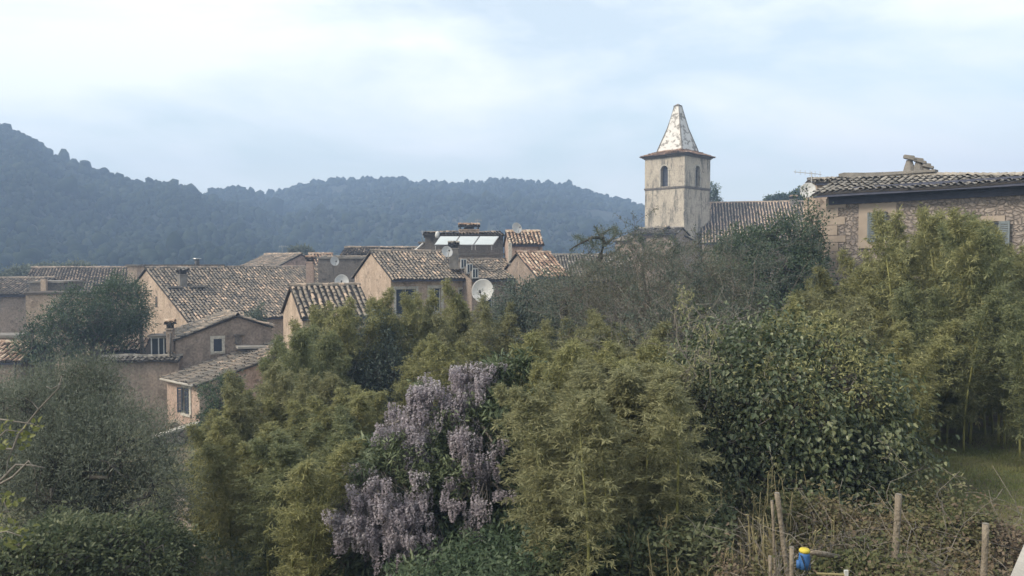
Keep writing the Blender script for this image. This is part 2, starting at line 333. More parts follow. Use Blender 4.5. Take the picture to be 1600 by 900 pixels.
# hills
def interp(pts, x): a = np.array(pts, float); return np.interp(x, a[:, 0], a[:, 1])
def fbm(x, y, sc, sd=0):
    v = 0; a = 1
    for k in range(4):
        v = v+a*np.sin(x/sc*1.7+sd+k*1.3+1.5*np.sin(y/sc*1.1+k))*np.sin(y/sc*1.9+sd*2+k*2.1+1.3*np.sin(x/sc*.9+k*.7)); sc = sc*.53; a *= .55
    return v
def hill(name, prof, Dc, Df, zf, pxr, amp, seed, ntree, tr, tlabel):
    cols = np.linspace(pxr[0], pxr[1], 260); ts = np.concatenate([np.linspace(0, 1, 60), [1.04, 1.08, 1.12]])
    def surf(px, t):
        crest = interp(prof, px); zc = np.array([P(a, b, Dc)[2] for a, b in zip(px.reshape(-1), crest.reshape(-1))]).reshape(px.shape)-tr*.9
        tt = np.clip(t, 0, 1); D = Df+(Dc-Df)*t
        z = zf+(zc-zf)*(tt**1.15)
        z = z-np.clip(t-1, 0, 1)*(zc-zf)*5
        X = (px-800)/F*D/cp
        z = z+amp*fbm(X, D, 66, seed)*np.sin(np.pi*np.clip(tt, 0, 1))**.7*(t < 1)
        return np.stack([X, D, z], -1)
    PXg, TT = np.meshgrid(cols, ts); V = surf(PXg, TT).reshape(-1, 3)
    nx, ny = len(cols), len(ts); i = (np.arange(nx-1)[None, :]+np.arange(ny-1)[:, None]*nx).reshape(-1)
    mb = MB(); mb.addn(V, np.stack([i, i+1, i+nx+1, i+nx], 1)); o = mb.build(name, M['hillm'], smooth=True); o['kind'] = 'structure'
    # tree crowns over it
    px = R.uniform(pxr[0], pxr[1], ntree); t = R.uniform(0.05, 1, ntree)**.75
    nc = ntree//6; px[:nc] = R.uniform(pxr[0], pxr[1], nc); t[:nc] = R.uniform(.965, 1.01, nc)
    C = surf(px, t); clear = fbm(C[:, 0], C[:, 1], 36, seed+3) > 1.15; clear[:nc] = False
    C = C[~clear]; n = len(C)
    ph = (1+5**.5)/2; ico = unit(np.array([(-1, ph, 0), (1, ph, 0), (-1, -ph, 0), (1, -ph, 0), (0, -1, ph), (0, 1, ph), (0, -1, -ph), (0, 1, -ph), (ph, 0, -1), (ph, 0, 1), (-ph, 0, -1), (-ph, 0, 1)]))
    fi = np.array([(0, 11, 5), (0, 5, 1), (0, 1, 7), (0, 7, 10), (0, 10, 11), (1, 5, 9), (5, 11, 4), (11, 10, 2), (10, 7, 6), (7, 1, 8), (3, 9, 4), (3, 4, 2), (3, 2, 6), (3, 6, 8), (3, 8, 9), (4, 9, 5), (2, 4, 11), (6, 2, 10), (8, 6, 7), (9, 8, 1)])
    s_c = R.lognormal(0, .42, n)*tr; s_c[:nc] *= .72; s = s_c[:, None, None]; sh = np.stack([R.uniform(.8, 1.2, n), R.uniform(.8, 1.2, n), R.uniform(.8, 1.5, n)], 1)[:, None, :]
    V = C[:, None, :]+ico[None]*s*sh*R.uniform(.65, 1.2, (n, 12, 1)); V[..., 2] += s[..., 0]*.7
    Fc = (np.arange(n)*12)[:, None, None]+fi[None]; base = .4+.22*fbm(C[:, 0], C[:, 1], 30, seed+1)+R.normal(0, .2, n)
    mb = MB(); mb.addn(V, Fc.reshape(-1, 3), np.repeat(base, 20)); f = mb.build('forest', M['forest']); tag(f, tlabel, 'forest', kind='stuff')
left_p = [(-700, 60), (-300, 120), (-100, 165), (0, 197), (20, 204), (45, 212), (62, 222), (72, 236), (95, 246), (120, 257), (150, 268), (180, 279), (215, 287), (245, 288), (275, 289), (300, 298), (320, 306), (360, 318), (420, 336), (520, 362), (620, 385), (700, 395)]
mid_p = [(150, 350), (250, 330), (300, 315), (322, 305), (340, 299), (362, 295), (380, 297), (404, 307), (440, 325), (520, 350), (600, 372), (700, 390)]
main_p = [(200, 360), (330, 335), (402, 308), (420, 303), (440, 298), (480, 290), (530, 284), (575, 282), (606, 279), (625, 283), (655, 286), (690, 286), (735, 287), (745, 286), (760, 283), (785, 281), (820, 283), (850, 286), (885, 290), (905, 295), (930, 303), (960, 312), (985, 318), (1010, 323), (1060, 336), (1150, 352), (1300, 368), (1600, 385), (2100, 400), (2600, 404)]
hill('hill', main_p, 570, 190, -15, (180, 2500), 4.2, 1.0, 40000, 1.15, 'dark pine forest over the long ridge behind the village')
hill('hill', mid_p, 490, 180, -15, (140, 700), 2.4, 2.4, 8000, 1.15, 'dark pine forest on the small round hilltop between two ridges')
hill('hill', left_p, 385, 160, -14, (-650, 700), 3.6, 4.2, 28000, .95, 'dark pine forest on the tall slope at the left')
# umbrella pine on the far skyline and the haze
bb = MB(); bb.box((0, 900, 0), (1, 1, 1))
def haze():
    x0, x1, y0, y1, z0, z1 = -700, 1150, -30, 665, -60, 84
    mb = MB(); mb.box(((x0+x1)/2, (y0+y1)/2, (z0+z1)/2), (x1-x0, y1-y0, z1-z0))
    m = bpy.data.materials.new('haze'); m.use_nodes = True; t = m.node_tree; t.nodes.remove(t.nodes['Principled BSDF'])
    v = N(t, 'ShaderNodeVolumePrincipled'); v.inputs['Color'].default_value = (.48, .67, 1.0, 1); v.inputs['Density'].default_value = HAZE
    v.inputs['Anisotropy'].default_value = .1
    t.links.new(v.outputs[0], t.nodes['Material Output'].inputs['Volume'])
    o = mb.build('haze', m); o['kind'] = 'stuff'; o['label'] = 'pale blue haze that fades the far hills'; o['category'] = 'haze'
HAZE = .0015
haze()

# ------------------------------------------------------------------ roofs, walls, houses
def tile_roof(parent, E1, E2, R1, R2, m, name='roof', s=.25, row=.36, base=.5, var=.22, th=.065, sag=.05, patch=1.0):
    """barrel-tiled slope: eave E1-E2, ridge R1-R2"""
    E1, E2, R1, R2 = [V3(*p) for p in (E1, E2, R1, R2)]
    U = unit(E2-E1); Vv = unit((R1+R2)/2-(E1+E2)/2); Nn = unit(np.cross(U, Vv)); Nn = Nn if Nn[2] > 0 else -Nn
    nc = max(2, int(round(np.linalg.norm(E2-E1)/s))); nr = max(2, int(round(np.linalg.norm((R1+R2-E1-E2)/2)/row)))
    mb = MB()
    sg = lambda u, v: -sag*np.sin(np.pi*v)*(.6+.4*np.sin(u*5))+.03*np.sin(u*11+v*4)
    pt = lambda u, v: (E1*(1-u)[..., None]+E2*u[..., None])*(1-v)[..., None]+(R1*(1-u)[..., None]+R2*u[..., None])*v[..., None]+Nn*sg(u, v)[..., None]
    i, j = np.meshgrid(np.arange(nc), np.arange(nr)); i = i.reshape(-1); j = j.reshape(-1); n = len(i)
    u = (i+.5)/nc+R.normal(0, .05, n)/nc; v0 = (j-.12)/nr+R.normal(0, .10, n)/nr; v1 = (j+1.12)/nr+R.normal(0, .05, n)/nr
    A = pt(u, v0)+Nn*(.055+.018*R.randn(n))[:, None]; B = pt(u+R.normal(0, .06, n)/nc, np.minimum(v1, 1.0))+Nn*.012
    ra, rb = .088, .068; k = 5; an = np.linspace(0, math.pi, k)
    ringA = np.stack([A+U*ra*math.cos(a)+Nn*ra*.85*math.sin(a) for a in an], 1); ringB = np.stack([B+U*rb*math.cos(a)+Nn*rb*.85*math.sin(a) for a in an], 1)
    VV = np.concatenate([ringA, ringB], 1); q = np.array([[a, a+1, k+a+1, k+a] for a in range(k-1)])
    Fc = ((np.arange(n)*2*k)[:, None, None]+q[None]).reshape(-1, 4)
    pn = np.sin(u*9*patch+j*.35)*np.sin(j*.55+u*4+1); tn = base+var*R.randn(n)+.13*pn+(R.rand(n) < .07)*.35
    mb.addn(VV, Fc, np.repeat(tn, k-1))
    # ridge row
    nrg = nc
    for q_ in range(nrg):
        uu = np.array([(q_-.1)/nrg, (q_+1.1)/nrg]); a, b_ = pt(uu, np.array([1., 1.]))+Nn*.03
        W = unit(np.cross(b_-a, Nn)); r_ = .11
        ra_ = [a+W*r_*math.cos(x)+Nn*(r_*math.sin(x)+.015) for x in an]; rb_ = [b_+W*r_*.85*math.cos(x)+Nn*r_*.85*math.sin(x) for x in an]
        mb.add(ra_+rb_, [(a_, a_+1, k+a_+1, k+a_) for a_ in range(k-1)], base+var*random.gauss(0, 1)+.15)
    ro = mb.build(name, m, parent)
    # tile bed: wavy sheet with thickness
    gu, gv = np.meshgrid(np.linspace(0, 1, 9), np.linspace(-.002, 1, 7)); top = pt(gu.reshape(-1), gv.reshape(-1)); bot = top-Nn*th
    bm_ = MB(); ii = (np.arange(8)[None, :]+np.arange(6)[:, None]*9).reshape(-1); q4 = np.stack([ii, ii+1, ii+10, ii+9], 1)
    bm_.addn(top, q4); bm_.addn(bot, q4[:, ::-1])
    ring = list(range(9))+[9*r+8 for r in range(1, 7)]+[54+c for c in range(7, -1, -1)]+[9*r for r in range(5, 0, -1)]
    mm = len(ring); Vs = np.concatenate([top[ring], bot[ring]]); bm_.add(Vs, [(a, (a+1) % mm, mm+(a+1) % mm, mm+a) for a in range(mm)])
    bm_.build('roof_bed', M['tile_under'], ro)
    return ro

def wall_panel(mb, O, U, Nn, Lw, z0, z1, holes, dep=.22):
    """wall of length Lw from O along U (outer normal Nn) with real openings; heights are world z"""
    us = sorted(set([0, Lw]+[h[0] for h in holes]+[h[1] for h in holes])); zs = sorted(set([z0, z1]+[h[2] for h in holes]+[h[3] for h in holes]))
    p = lambda u, z: V3(O[0]+U[0]*u, O[1]+U[1]*u, z)
    for a, b_ in zip(us[:-1], us[1:]):
        for c, d in zip(zs[:-1], zs[1:]):
            if any(h[0] <= a+1e-6 and h[1] >= b_-1e-6 and h[2] <= c+1e-6 and h[3] >= d-1e-6 for h in holes): continue
            mb.add([p(a, c), p(b_, c), p(b_, d), p(a, d)], [(0, 1, 2, 3)])
    for h in holes:
        q = [p(h[0], h[2]), p(h[1], h[2]), p(h[1], h[3]), p(h[0], h[3])]; qi = [x-Nn*dep for x in q]
        mb.add(q+qi, [(0, 1, 5, 4), (1, 2, 6, 5), (2, 3, 7, 6), (3, 0, 4, 7)])

def window(parent, O, U, Nn, h, surround=.13, smat='cream', shutters=None, mull=True, smt='shutter_blue', name='window', frame='white', pane='glass', dep=.22):
    u0, u1, z0, z1 = h[:4]; U3 = V3(U[0], U[1], 0); Z = V3(0, 0, 1)
    c = lambda u, z, o: V3(O[0], O[1], 0)+U3*u+Z*z+Nn*o
    mb = MB(); W, H = u1-u0, z1-z0; um, zm = (u0+u1)/2, (z0+z1)/2
    bx = lambda u, z, o, w_, h_, d_: mb.box(c(u, z, o), (w_, d_, h_), U3, Nn, Z)
    if surround:
        s = surround
        bx(um, z1+s/2, .012, W+2*s, s, .06); bx(um, z0-s*.35, .03, W+2*s, s*.7, .12)
        for q in (u0-s/2, u1+s/2): bx(q, zm, .012, s-.002, H-.004, .06)
        root = mb.build(name, M[smat], parent); mb = MB()
    else: root = None
    f = .05
    for q in (u0+f/2, u1-f/2): bx(q, zm, -dep+.06, f, H, .05)
    for q in (z0+f/2, z1-f/2): bx(um, q, -dep+.06, W-2*f, f, .05)
    if mull: bx(um, zm, -dep+.06, f, H-2*f, .045)
    if root is None: root = mb.build(name, M[frame], parent)
    else: mb.build('window_frame', M[frame], root)
    mb = MB(); bx(um, zm, -dep+.03, W-.01, H-.01, .02); mb.build('pane', M[pane], root)
    if shutters:
        for sgn, ang in shutters:       # hinged leaf, ang from closed (0) to flat on wall (180)
            hu = u0 if sgn < 0 else u1; a = rad(ang); wd = W/2-.01
            d3 = U3*(-sgn*math.cos(a))+Nn*math.sin(a); n3 = unit(np.cross(d3, Z)); sb = MB(); cc_ = c(hu, zm, .05)+d3*(wd/2+.01)
            for q in (-1, 1):
                sb.box(cc_+d3*q*(wd/2-.03), (.06, .035, H-.02), d3, n3, Z); sb.box(cc_+Z*q*(H/2-.05), (wd, .037, .08), d3, n3, Z)
            for q in np.arange(-H/2+.12, H/2-.1, .07): sb.box(cc_+Z*q, (wd-.1, .02, .05), d3, n3, Z)
            sb.build('shutter', M[smt], root)
    return root

def house(label, px, py, D, th, Lh=None, px2=None, w=4, pitch=24, zg=-8.5, wall='ochre', tile='tile_old', oh=.3, w2=None, rake=.12,
          front=(), left=(), right=(), cat='house', name='village_house', base=.5, back_roof=True, s=.25, row=.36, ridge_drop=0, var=.22, group=None, pr=True):
    """px,py,D: front-left corner of the eave; th: heading of the eave (deg, + = right end recedes)"""
    t = rad(th); U = V3(math.cos(t), math.sin(t), 0); B = V3(-math.sin(t), math.cos(t), 0); E1 = P(px, py, D)
    if Lh is None:
        k = (px2-800)/F*(1/cp); Lh = 1
        lo, hi = .2, 80
        for _ in range(50):
            Lh = (lo+hi)/2; q = PX(E1+U*Lh)[0]
            if q < px2: lo = Lh
            else: hi = Lh
    tp = math.tan(rad(pitch)); w2 = w if w2 is None else w2
    E2 = E1+U*Lh; R1 = E1+B*w+V3(0, 0, w*tp); R2 = R1+U*Lh+V3(0, 0, -ridge_drop); G1 = E1+B*(w+w2)+V3(0, 0, (w-w2)*tp); G2 = G1+U*Lh
    if pr: print('HOUSE', label[:34], 'L=%.1f' % Lh, ' E1(%d,%d) E2(%d,%d) R1(%d,%d) R2(%d,%d) G1(%d,%d)' % sum([PX(q) for q in (E1, E2, R1, R2, G1)], ()))
    h = empty(name, (E1[0]+U[0]*Lh/2, E1[1]+U[1]*Lh/2, zg), label, cat, group)
    tile_roof(h, E1, E2, R1, R2, M[tile], base=base, s=s, row=row, var=var)
    if back_roof: tile_roof(h, G2, G1, R2, R1, M[tile], base=base, s=s, row=row, var=var)
    ez = E1[2]; rk = rake; W0 = E1+U*rk+B*oh; Wb = E1+U*rk+B*(w+w2-oh); Lw = Lh-2*rk; dw = w+w2-2*oh
    top = ez+oh*tp-.12; topb = G1[2]+oh*tp-.12; rz = R1[2]-.12; mb = MB()
    hf = [(a, b_, ez-c, ez-d) for a, b_, c, d in [f[:4] for f in front]]
    hl = [(a, b_, ez-c, ez-d) for a, b_, c, d in [f[:4] for f in left]]
    hr = [(a, b_, ez-c, ez-d) for a, b_, c, d in [f[:4] for f in right]]
    wall_panel(mb, W0, U, -B, Lw, zg, top, hf)
    wall_panel(mb, Wb, U, B, Lw, zg, topb, [])
    # gables: u runs front -> back
    for sgn, hs, O in ((-1, hl, W0), (1, hr, W0+U*Lw)):
        wall_panel(mb, O, B, U*sgn, dw, zg, min(top, topb), hs)
        a = V3(O[0], O[1], top); r_ = O+B*(w-oh); r_ = V3(r_[0], r_[1], rz if sgn < 0 else rz-ridge_drop); g = O+B*dw; g = V3(g[0], g[1], topb)
        if top >= topb: lo_ = V3(a[0], a[1], topb); mb.add([lo_, g, r_, a] if abs(top-topb) > 1e-4 else [a, g, r_], [(0, 1, 2, 3) if abs(top-topb) > 1e-4 else (0, 1, 2)])
        else: lo_ = V3(g[0], g[1], top); mb.add([a, lo_, g, r_], [(0, 1, 2, 3)])
    mb.build('wall', M[wall], h)
    rb = MB()           # rafters / eave board: under the eaves
    rb.box((E1+E2)/2+B*(.05)+V3(0, 0, -.09), (Lh-.1, .05, .10), U, B, (0, 0, 1)); rb.build('eave_board', M['eave_shade'], h)  # eave board coloured with the painted eave shade
    for f, hh, O, Ud, Nd in [(f, hh, W0, U, -B) for f, hh in zip(front, hf)]+[(f, hh, W0, B, -U) for f, hh in zip(left, hl)]+[(f, hh, W0+U*Lw, B, U) for f, hh in zip(right, hr)]:
        window(h, O, Ud, Nd, hh, **(f[4] if len(f) > 4 else {}))
    q = MB(); a_ = W0+U*(Lw-.25)-B*.09; q.tube([V3(a_[0], a_[1], zg), V3(a_[0], a_[1], ez-.1), a_*V3(1, 1, 0)-B*(oh-.1)+V3(0, 0, ez-.02)], .045, 6); q.build('downpipe', M['dim'], h)
    h_ = dict(root=h, E1=E1, E2=E2, R1=R1, R2=R2, U=U, B=B, tp=tp, W0=W0, ez=ez, G1=G1)
    return h_

def roofpt(h, u, v): return h['E1']+h['U']*u+h['B']*v+V3(0, 0, v*h['tp'])
def chimney(parent, c, w=.5, d=.5, hgt=.9, U=V3(1, 0, 0), B=V3(0, 1, 0), m='brown', cap='tile', name='chimney', capm='tile_red'):
    c = V3(*c); Z = V3(0, 0, 1); mb = MB(); mb.box(c+Z*(hgt/2-.4), (w, d, hgt+.8), U, B)
    mb.box(c+Z*(hgt-.03), (w+.1, d+.1, .08), U, B)
    o = mb.build(name, M[m], parent); q = MB()
    for sx_ in (-1, 1):
        for sy in (-1, 1): q.box(c+U*sx_*(w/2-.07)+B*sy*(d/2-.07)+Z*(hgt+.12), (.1, .1, .24), U, B)
    q.box(c+Z*(hgt+.08), (w*.5, d*.5, .16), U, B); q.build('vent', M['dark_metal'] if cap != 'tile' else M['tile_under'], o)
    tile_roof(o, c-U*(w/2+.08)-B*(d/2+.08)+Z*(hgt+.25), c+U*(w/2+.08)-B*(d/2+.08)+Z*(hgt+.25), c-U*(w/2+.08)+B*.0+Z*(hgt+.36), c+U*(w/2+.08)+Z*(hgt+.36), M[capm], name='cap', s=.2, row=.3, sag=0)
    tile_roof(o, c+U*(w/2+.08)+B*(d/2+.08)+Z*(hgt+.25), c-U*(w/2+.08)+B*(d/2+.08)+Z*(hgt+.25), c+U*(w/2+.08)+Z*(hgt+.36), c-U*(w/2+.08)+Z*(hgt+.36), M[capm], name='cap', s=.2, row=.3, sag=0)
    return o
def flue(parent, c, hgt=.7, r=.1, m='dark_metal'):
    c = V3(*c); mb = MB(); mb.tube([c-V3(0, 0, .3), c+V3(0, 0, hgt)], r, 10); o = mb.build('flue_pipe', M[m], parent)
    q = MB(); q.tube([c+V3(0, 0, hgt+.04), c+V3(0, 0, hgt+.1)], [r*1.8, r*1.6], 10); q.tube([c+V3(0, 0, hgt), c+V3(0, 0, hgt+.05)], r*.5, 6); q.build('flue_cap', M['grey_metal'], o); return o
def dish(pos, dia, yaw, label, el=25, foot=1.0, bm='white_metal', lean=0, grp='satellite dishes on the roofs'):
    """pos: centre of the reflector; yaw: compass of the face (0 = toward the camera, + = to the left); foot: mast length"""
    pos = V3(*pos); n = V3(-math.sin(rad(yaw))*math.cos(rad(el)), -math.cos(rad(yaw))*math.cos(rad(el)), math.sin(rad(el)))
    a = unit(np.cross(n, V3(0, 0, 1))); b_ = np.cross(a, n); r = dia/2; rt = empty('satellite_dish', pos-V3(0, 0, foot)-n*.15, label, 'satellite dish', grp)
    mb = MB(); V = []; k = 28; rings = [0.02, .25, .5, .75, .92, 1.0]
    for side in (0, 1):
        for q in rings:
            for j in range(k):
                an = 2*math.pi*j/k; V.append(pos+(a*math.cos(an)*.93+b_*math.sin(an))*r*q+n*(r*.28*(q*q-1)-.02*side))
    Fc = []
    nr = len(rings)
    for s_ in (0, 1):
        o = s_*nr*k
        for i in range(nr-1):
            for j in range(k): Fc.append((o+i*k+j, o+i*k+(j+1) % k, o+(i+1)*k+(j+1) % k, o+(i+1)*k+j))
        Fc.append(tuple(o+j for j in range(k)))
    for j in range(k): Fc.append(((nr-1)*k+j, (nr-1)*k+(j+1) % k, nr*k+(nr-1)*k+(j+1) % k, nr*k+(nr-1)*k+j))
    mb.add(V, Fc); mb.build('reflector', M[bm], rt, True)
    q = MB(); q.tube([pos-b_*r*.95-n*.02, pos-b_*r*.35+n*r*.95], .018*max(1, dia), 5); q.build('feed_arm', M['grey_metal'], rt)
    q = MB(); q.tube([pos-b_*r*.35+n*r*.9, pos-b_*r*.25+n*r*1.08], [.05*max(1, dia*.7)]*2, 8); q.build('feed_horn', M['dark_metal'], rt)
    q = MB(); bk = pos-n*(r*.28+.06); q.tube([bk, bk-n*.12, bk-n*.12-V3(0, 0, foot)], .03*max(1, dia*.8), 8); q.build('mast', M['grey_metal'], rt)
    return rt
def aerial(base, hgt, blen, yaw, label, n=7, tilt=0, m='grey_metal', r=.014):
    base = V3(*base); rt = empty('tv_aerial', base, label, 'aerial', 'tv aerials on the roofs'); top = base+V3(0, 0, hgt)
    q = MB(); q.tube([base, top], r*1.6, 6); q.build('mast', M[m], rt)
    d = V3(math.cos(rad(yaw))*math.cos(rad(tilt)), math.sin(rad(yaw))*math.cos(rad(tilt)), math.sin(rad(tilt))); p = unit(np.cross(d, V3(0, 0, 1)))
    q = MB(); q.tube([top-d*blen*.35-V3(0, 0, .08), top+d*blen*.65-V3(0, 0, .08)], r*1.2, 5); b_ = q.build('boom', M[m], rt); q = MB()
    for i in range(n):
        c = top+d*blen*(-.3+.9*i/(n-1))-V3(0, 0, .08); l_ = .30-.02*i; q.tube([c-p*l_, c+p*l_], r*.7, 4); q.tube([c-V3(0, 0, l_*.5), c+V3(0, 0, l_*.5)], r*.7, 4)
    q.build('element', M[m], b_); return rt

# ---- right stone house
H1 = house('rubble stone house at the right with dressed corner blocks and a long tiled eave', 1268, 304, 34, -45, Lh=12, w=2.9, pitch=18.5, ridge_drop=.85, zg=-4.6, wall='stone',
           tile='tile_grey', oh=.75, rake=.35, base=.62, var=.2, s=.27, row=.42,
           front=[(1.72, 2.50, 2.05, .82, dict(surround=.36, smat='quoin', shutters=[(-1, 12), (1, 100)], smt='shutter_green')),
                  (5.7, 6.5, 2.35, 1.35, dict(surround=.2, smat='quoin', shutters=[(-1, 170), (1, 165)], smt='shutter_green'))], name='stone_house')
q = MB(); z = H1['ez']-.15; k = 0; W0, U, B = H1['W0'], H1['U'], H1['B']
while z > -4.6:
    hh = R.uniform(.28, .46); ln = (.78, .50)[k % 2]*R.uniform(.9, 1.1); z2 = z-hh
    q.box((W0+U*(ln/2-.03)-B*.01)*V3(1, 1, 0)+V3(0, 0, (z+z2)/2), (ln, .05, hh-.022), U, B); q.box((W0+B*.3-U*.01)*V3(1, 1, 0)+V3(0, 0, (z+z2)/2), (.05, .55, hh-.022), U, B)
    z = z2; k += 1
q.build('quoins', M['quoin'], H1['root'])
q = MB(); q.box(W0+U*5.4-B*.03+V3(0, 0, -.18+H1['ez']+.1-W0[2]), (10.6, .10, .70), U, B); q.build('eave_shade_strip', M['eave_shade'], H1['root'])  # added strip: the shadow band under the eave as dark colour
# raised plaster kerb along the ridge left end
q = MB(); a = H1['R1']; pts = [(0, .12), (.25, .16), (1.2, .08), (2.3, .03), (4.0, .0)]
for (u0, h0), (u1, h1) in zip(pts[:-1], pts[1:]):
    V = []
    for dz in (0, 1):
        for (uu, hx) in ((u0, h0), (u1, h1)):
            pass
    lo = [a+U*u0-B*.18, a+U*u1-B*.18, a+U*u1+B*.25, a+U*u0+B*.25]; lo = [x-V3(0, 0, .1) for x in lo]
    hi = [lo[0]+V3(0, 0, h0+.1), lo[1]+V3(0, 0, h1+.1), lo[2]+V3(0, 0, h1+.1), lo[3]+V3(0, 0, h0+.1)]; q.hexa(lo+hi)
q.build('ridge_kerb', M['concrete'], H1['root'])
# sculpted three-pot chimney on the ridge
c0 = P(1430, 276, 34.2); ud = V3(.86, -.5, 0); ch = MB()
for off, rr, hgt in ((-.24, .27, .90), (.12, .27, .80), (.40, .19, .58)):
    b0 = c0+ud*off-V3(0, 0, .4)
    ch.tube([b0, b0+V3(0, 0, .5), b0+V3(0, 0, .5+hgt*.35), b0+V3(0, 0, .4+hgt*.8)], [rr*1.05, rr, rr*.78, rr*.42], 9)
    ch.tube([b0+ud*.12*rr+V3(0, 0, .4+hgt*.45), b0+ud*.2*rr+V3(0, 0, .4+hgt*.86)], [rr*.4, rr*.35], 7)
cho = ch.build('chimney', M['concrete'], H1['root'])
for off, hgt, ln in ((-.22, .90, .56), (.15, .76, .48), (.46, .52, .42)):
    q = MB(); b0 = c0+ud*(off+.03)+V3(0, 0, hgt-.12); q.box(b0, (ln, .5, .1), unit(ud*.93+V3(0, 0, -.3)), V3(.5, .86, 0), unit(ud*.3+V3(0, 0, .93)))
    q.box(b0+V3(-.05, 0, .085), (ln*.7, .36, .09), unit(ud*.97+V3(0, 0, -.2)), V3(.5, .86, 0), unit(ud*.2+V3(0, 0, .97))); q.build('cap_slab', M['concrete'], cho)
# small annex behind its left corner
house('small plastered annex with one tile row behind the stone house corner', 1273, 285, 41, -8, Lh=3.4, w=1.6, pitch=10, zg=-4.6, wall='ochre', tile='tile_grey', oh=.15, base=.5)
dish(P(1262, 297, 39.5), .82, 28, 'round pale satellite dish beside the stone house annex', el=22, foot=1.4)
aerial(P(1268, 300, 39.8), 1.0, 1.3, 160, 'tv aerial on a thin mast above the dish by the stone house', n=6, tilt=8)

# ---- bell tower + church
def bell_tower():
    D = 92; c = P(1058.5, 300, D); a = 101/F*D/math.sqrt(2)/2     # half side
    X, Y = c[0], c[1]; zb = -4.5; zt = P(1058, 245, D)[2]; zm = P(1058, 296, D)[2]
    root = empty('bell_tower', (X, Y, zb), 'square church bell tower with stained cream walls and flaking white spire', 'tower')
    e1, e2 = V3(.7071, .7071, 0), V3(-.7071, .7071, 0)            # face directions
    mb = MB(); base = V3(X, Y, 0)
    faces = [(-e1, e2), (-e2, e1), (e1, e2), (e2, e1)]
    for nn, uu in faces:
        O = base+nn*a-uu*a; hw = .50; z0 = zm+.15; z1 = z0+1.85
        wall_panel(mb, O, uu, nn, 2*a, zb, zt, [(a-hw, a+hw, z0, z1+hw)], .7)
        # arch spandrels fill the square head of the opening
        k = 8
        for sg in (-1, 1):
            for i in range(k):
                t0, t1 = math.pi/2*i/k, math.pi/2*(i+1)/k
                pts = [(sg*hw*math.cos(t0), z1+hw*math.sin(t0)), (sg*hw*math.cos(t1), z1+hw*math.sin(t1)), (sg*hw*math.cos(t1), z1+hw), (sg*hw*math.cos(t0), z1+hw)]
                q = [O+uu*(a+p_[0])+V3(0, 0, p_[1]) for p_ in pts]; q2 = [x-nn*.7 for x in q]; mb.add(q+q2, [(0, 1, 2, 3), (0, 1, 5, 4)])
    mb.build('wall', M['tower'], root)
    q = MB(); q.box((X, Y, (zm+.3+zt)/2), (2*a-1.5, 2*a-1.5, zt-zm-.3), e1, e2); q.build('bell_chamber', M['dim'], root)
    for nn, uu in faces:      # louvre panels, arch frames
        O = base+nn*a; hw = .50; z0 = zm+.15; z1 = z0+1.85; q = MB()
        for sg in (-1, 1): q.box(O+uu*sg*(hw+.07)+nn*.02+V3(0, 0, (z0+z1)/2), (.14, .07, z1-z0), uu, nn)
        arc = [O+nn*.02+uu*(hw+.07)*math.cos(t)+V3(0, 0, z1+(hw+.07)*math.sin(t)) for t in np.linspace(0, math.pi, 13)]
        for p0, p1 in zip(arc[:-1], arc[1:]):
            d = p1-p0; q.box((p0+p1)/2, (np.linalg.norm(d)+.02, .07, .14), unit(d), nn, unit(np.cross(unit(d), nn)))
        for sg in (-1, 1): q.box(O+uu*sg*(hw+.13)+nn*.04+V3(0, 0, z1), (.3, .12, .09), uu, nn)
        fr = q.build('arch_frame', M['cream'], root)
        q = MB(); q.box(O-nn*.5+V3(0, 0, (z0+z1+hw)/2), (2*hw+.1, .05, z1+hw-z0), uu, nn)
        for zz in np.arange(z0+.1, z1+hw, .2): q.box(O-nn*.44+V3(0, 0, zz), (2*hw, .1, .04), uu, nn)
        q.build('louvre', M['slate'], fr)
    q = MB(); q.box((X, Y, zm), (2*a+.18, 2*a+.18, .16), e1, e2); q.box((X, Y, zm-.13), (2*a+.08, 2*a+.08, .12), e1, e2); q.build('string_course', M['dim'], root)
    for sgx in (-1, 1):
        for sgy in (-1, 1):
            c_ = base+e1*sgx*(a-.20)+e2*sgy*(a-.20); q = MB()
            q.box((c_[0], c_[1], (zm+.1+zt-.12)/2), (.44, .44, zt-zm-.26), e1, e2); q.build('corner_strip', M['tower'], root)
    q = MB(); ov = .42
    for i, (o_, z_) in enumerate(((.12, -.30), (.26, -.18))): q.box((X, Y, zt+z_), (2*a+2*o_, 2*a+2*o_, .12), e1, e2)
    q.build('cornice', M['dim'], root)
    # low tiled skirt
    sb = 61/F*D/2/math.sqrt(2)*1.02; zs = zt+.50; A = a+ov
    for nn, uu in faces:
        s2 = 1 if np.dot(np.cross(uu, V3(0, 0, 1)), nn) > 0 else -1; u_ = uu*s2
        c_ = base+V3(0, 0, zt-.08)
        tile_roof(root, c_+nn*A-u_*A, c_+nn*A+u_*A, base+nn*sb-u_*sb+V3(0, 0, zs), base+nn*sb+u_*sb+V3(0, 0, zs), M['tile_red'], name='skirt_roof', s=.28, row=.4, base=.12, var=.15, sag=0)
    za = P(1058, 163, D)[2]; q = MB(); tb = .42
    lv = [(sb*1.04, zs-.05), (sb*1.0, zs+.25), (sb*.52, zs+(za-zs)*.50), (tb*.72, za-.22)]
    for (r0, z0), (r1, z1) in zip(lv[:-1], lv[1:]):
        lo = [base+e1*r0*i+e2*r0*j+V3(0, 0, z0) for i, j in ((-1, -1), (1, -1), (1, 1), (-1, 1))]; hi = [base+e1*r1*i+e2*r1*j+V3(0, 0, z1) for i, j in ((-1, -1), (1, -1), (1, 1), (-1, 1))]
        q.add(lo+hi, [(0, 1, 5, 4), (1, 2, 6, 5), (2, 3, 7, 6), (3, 0, 4, 7)])
    spo = q.build('spire', M['spire'], root)
    q = MB()      # weathered hips
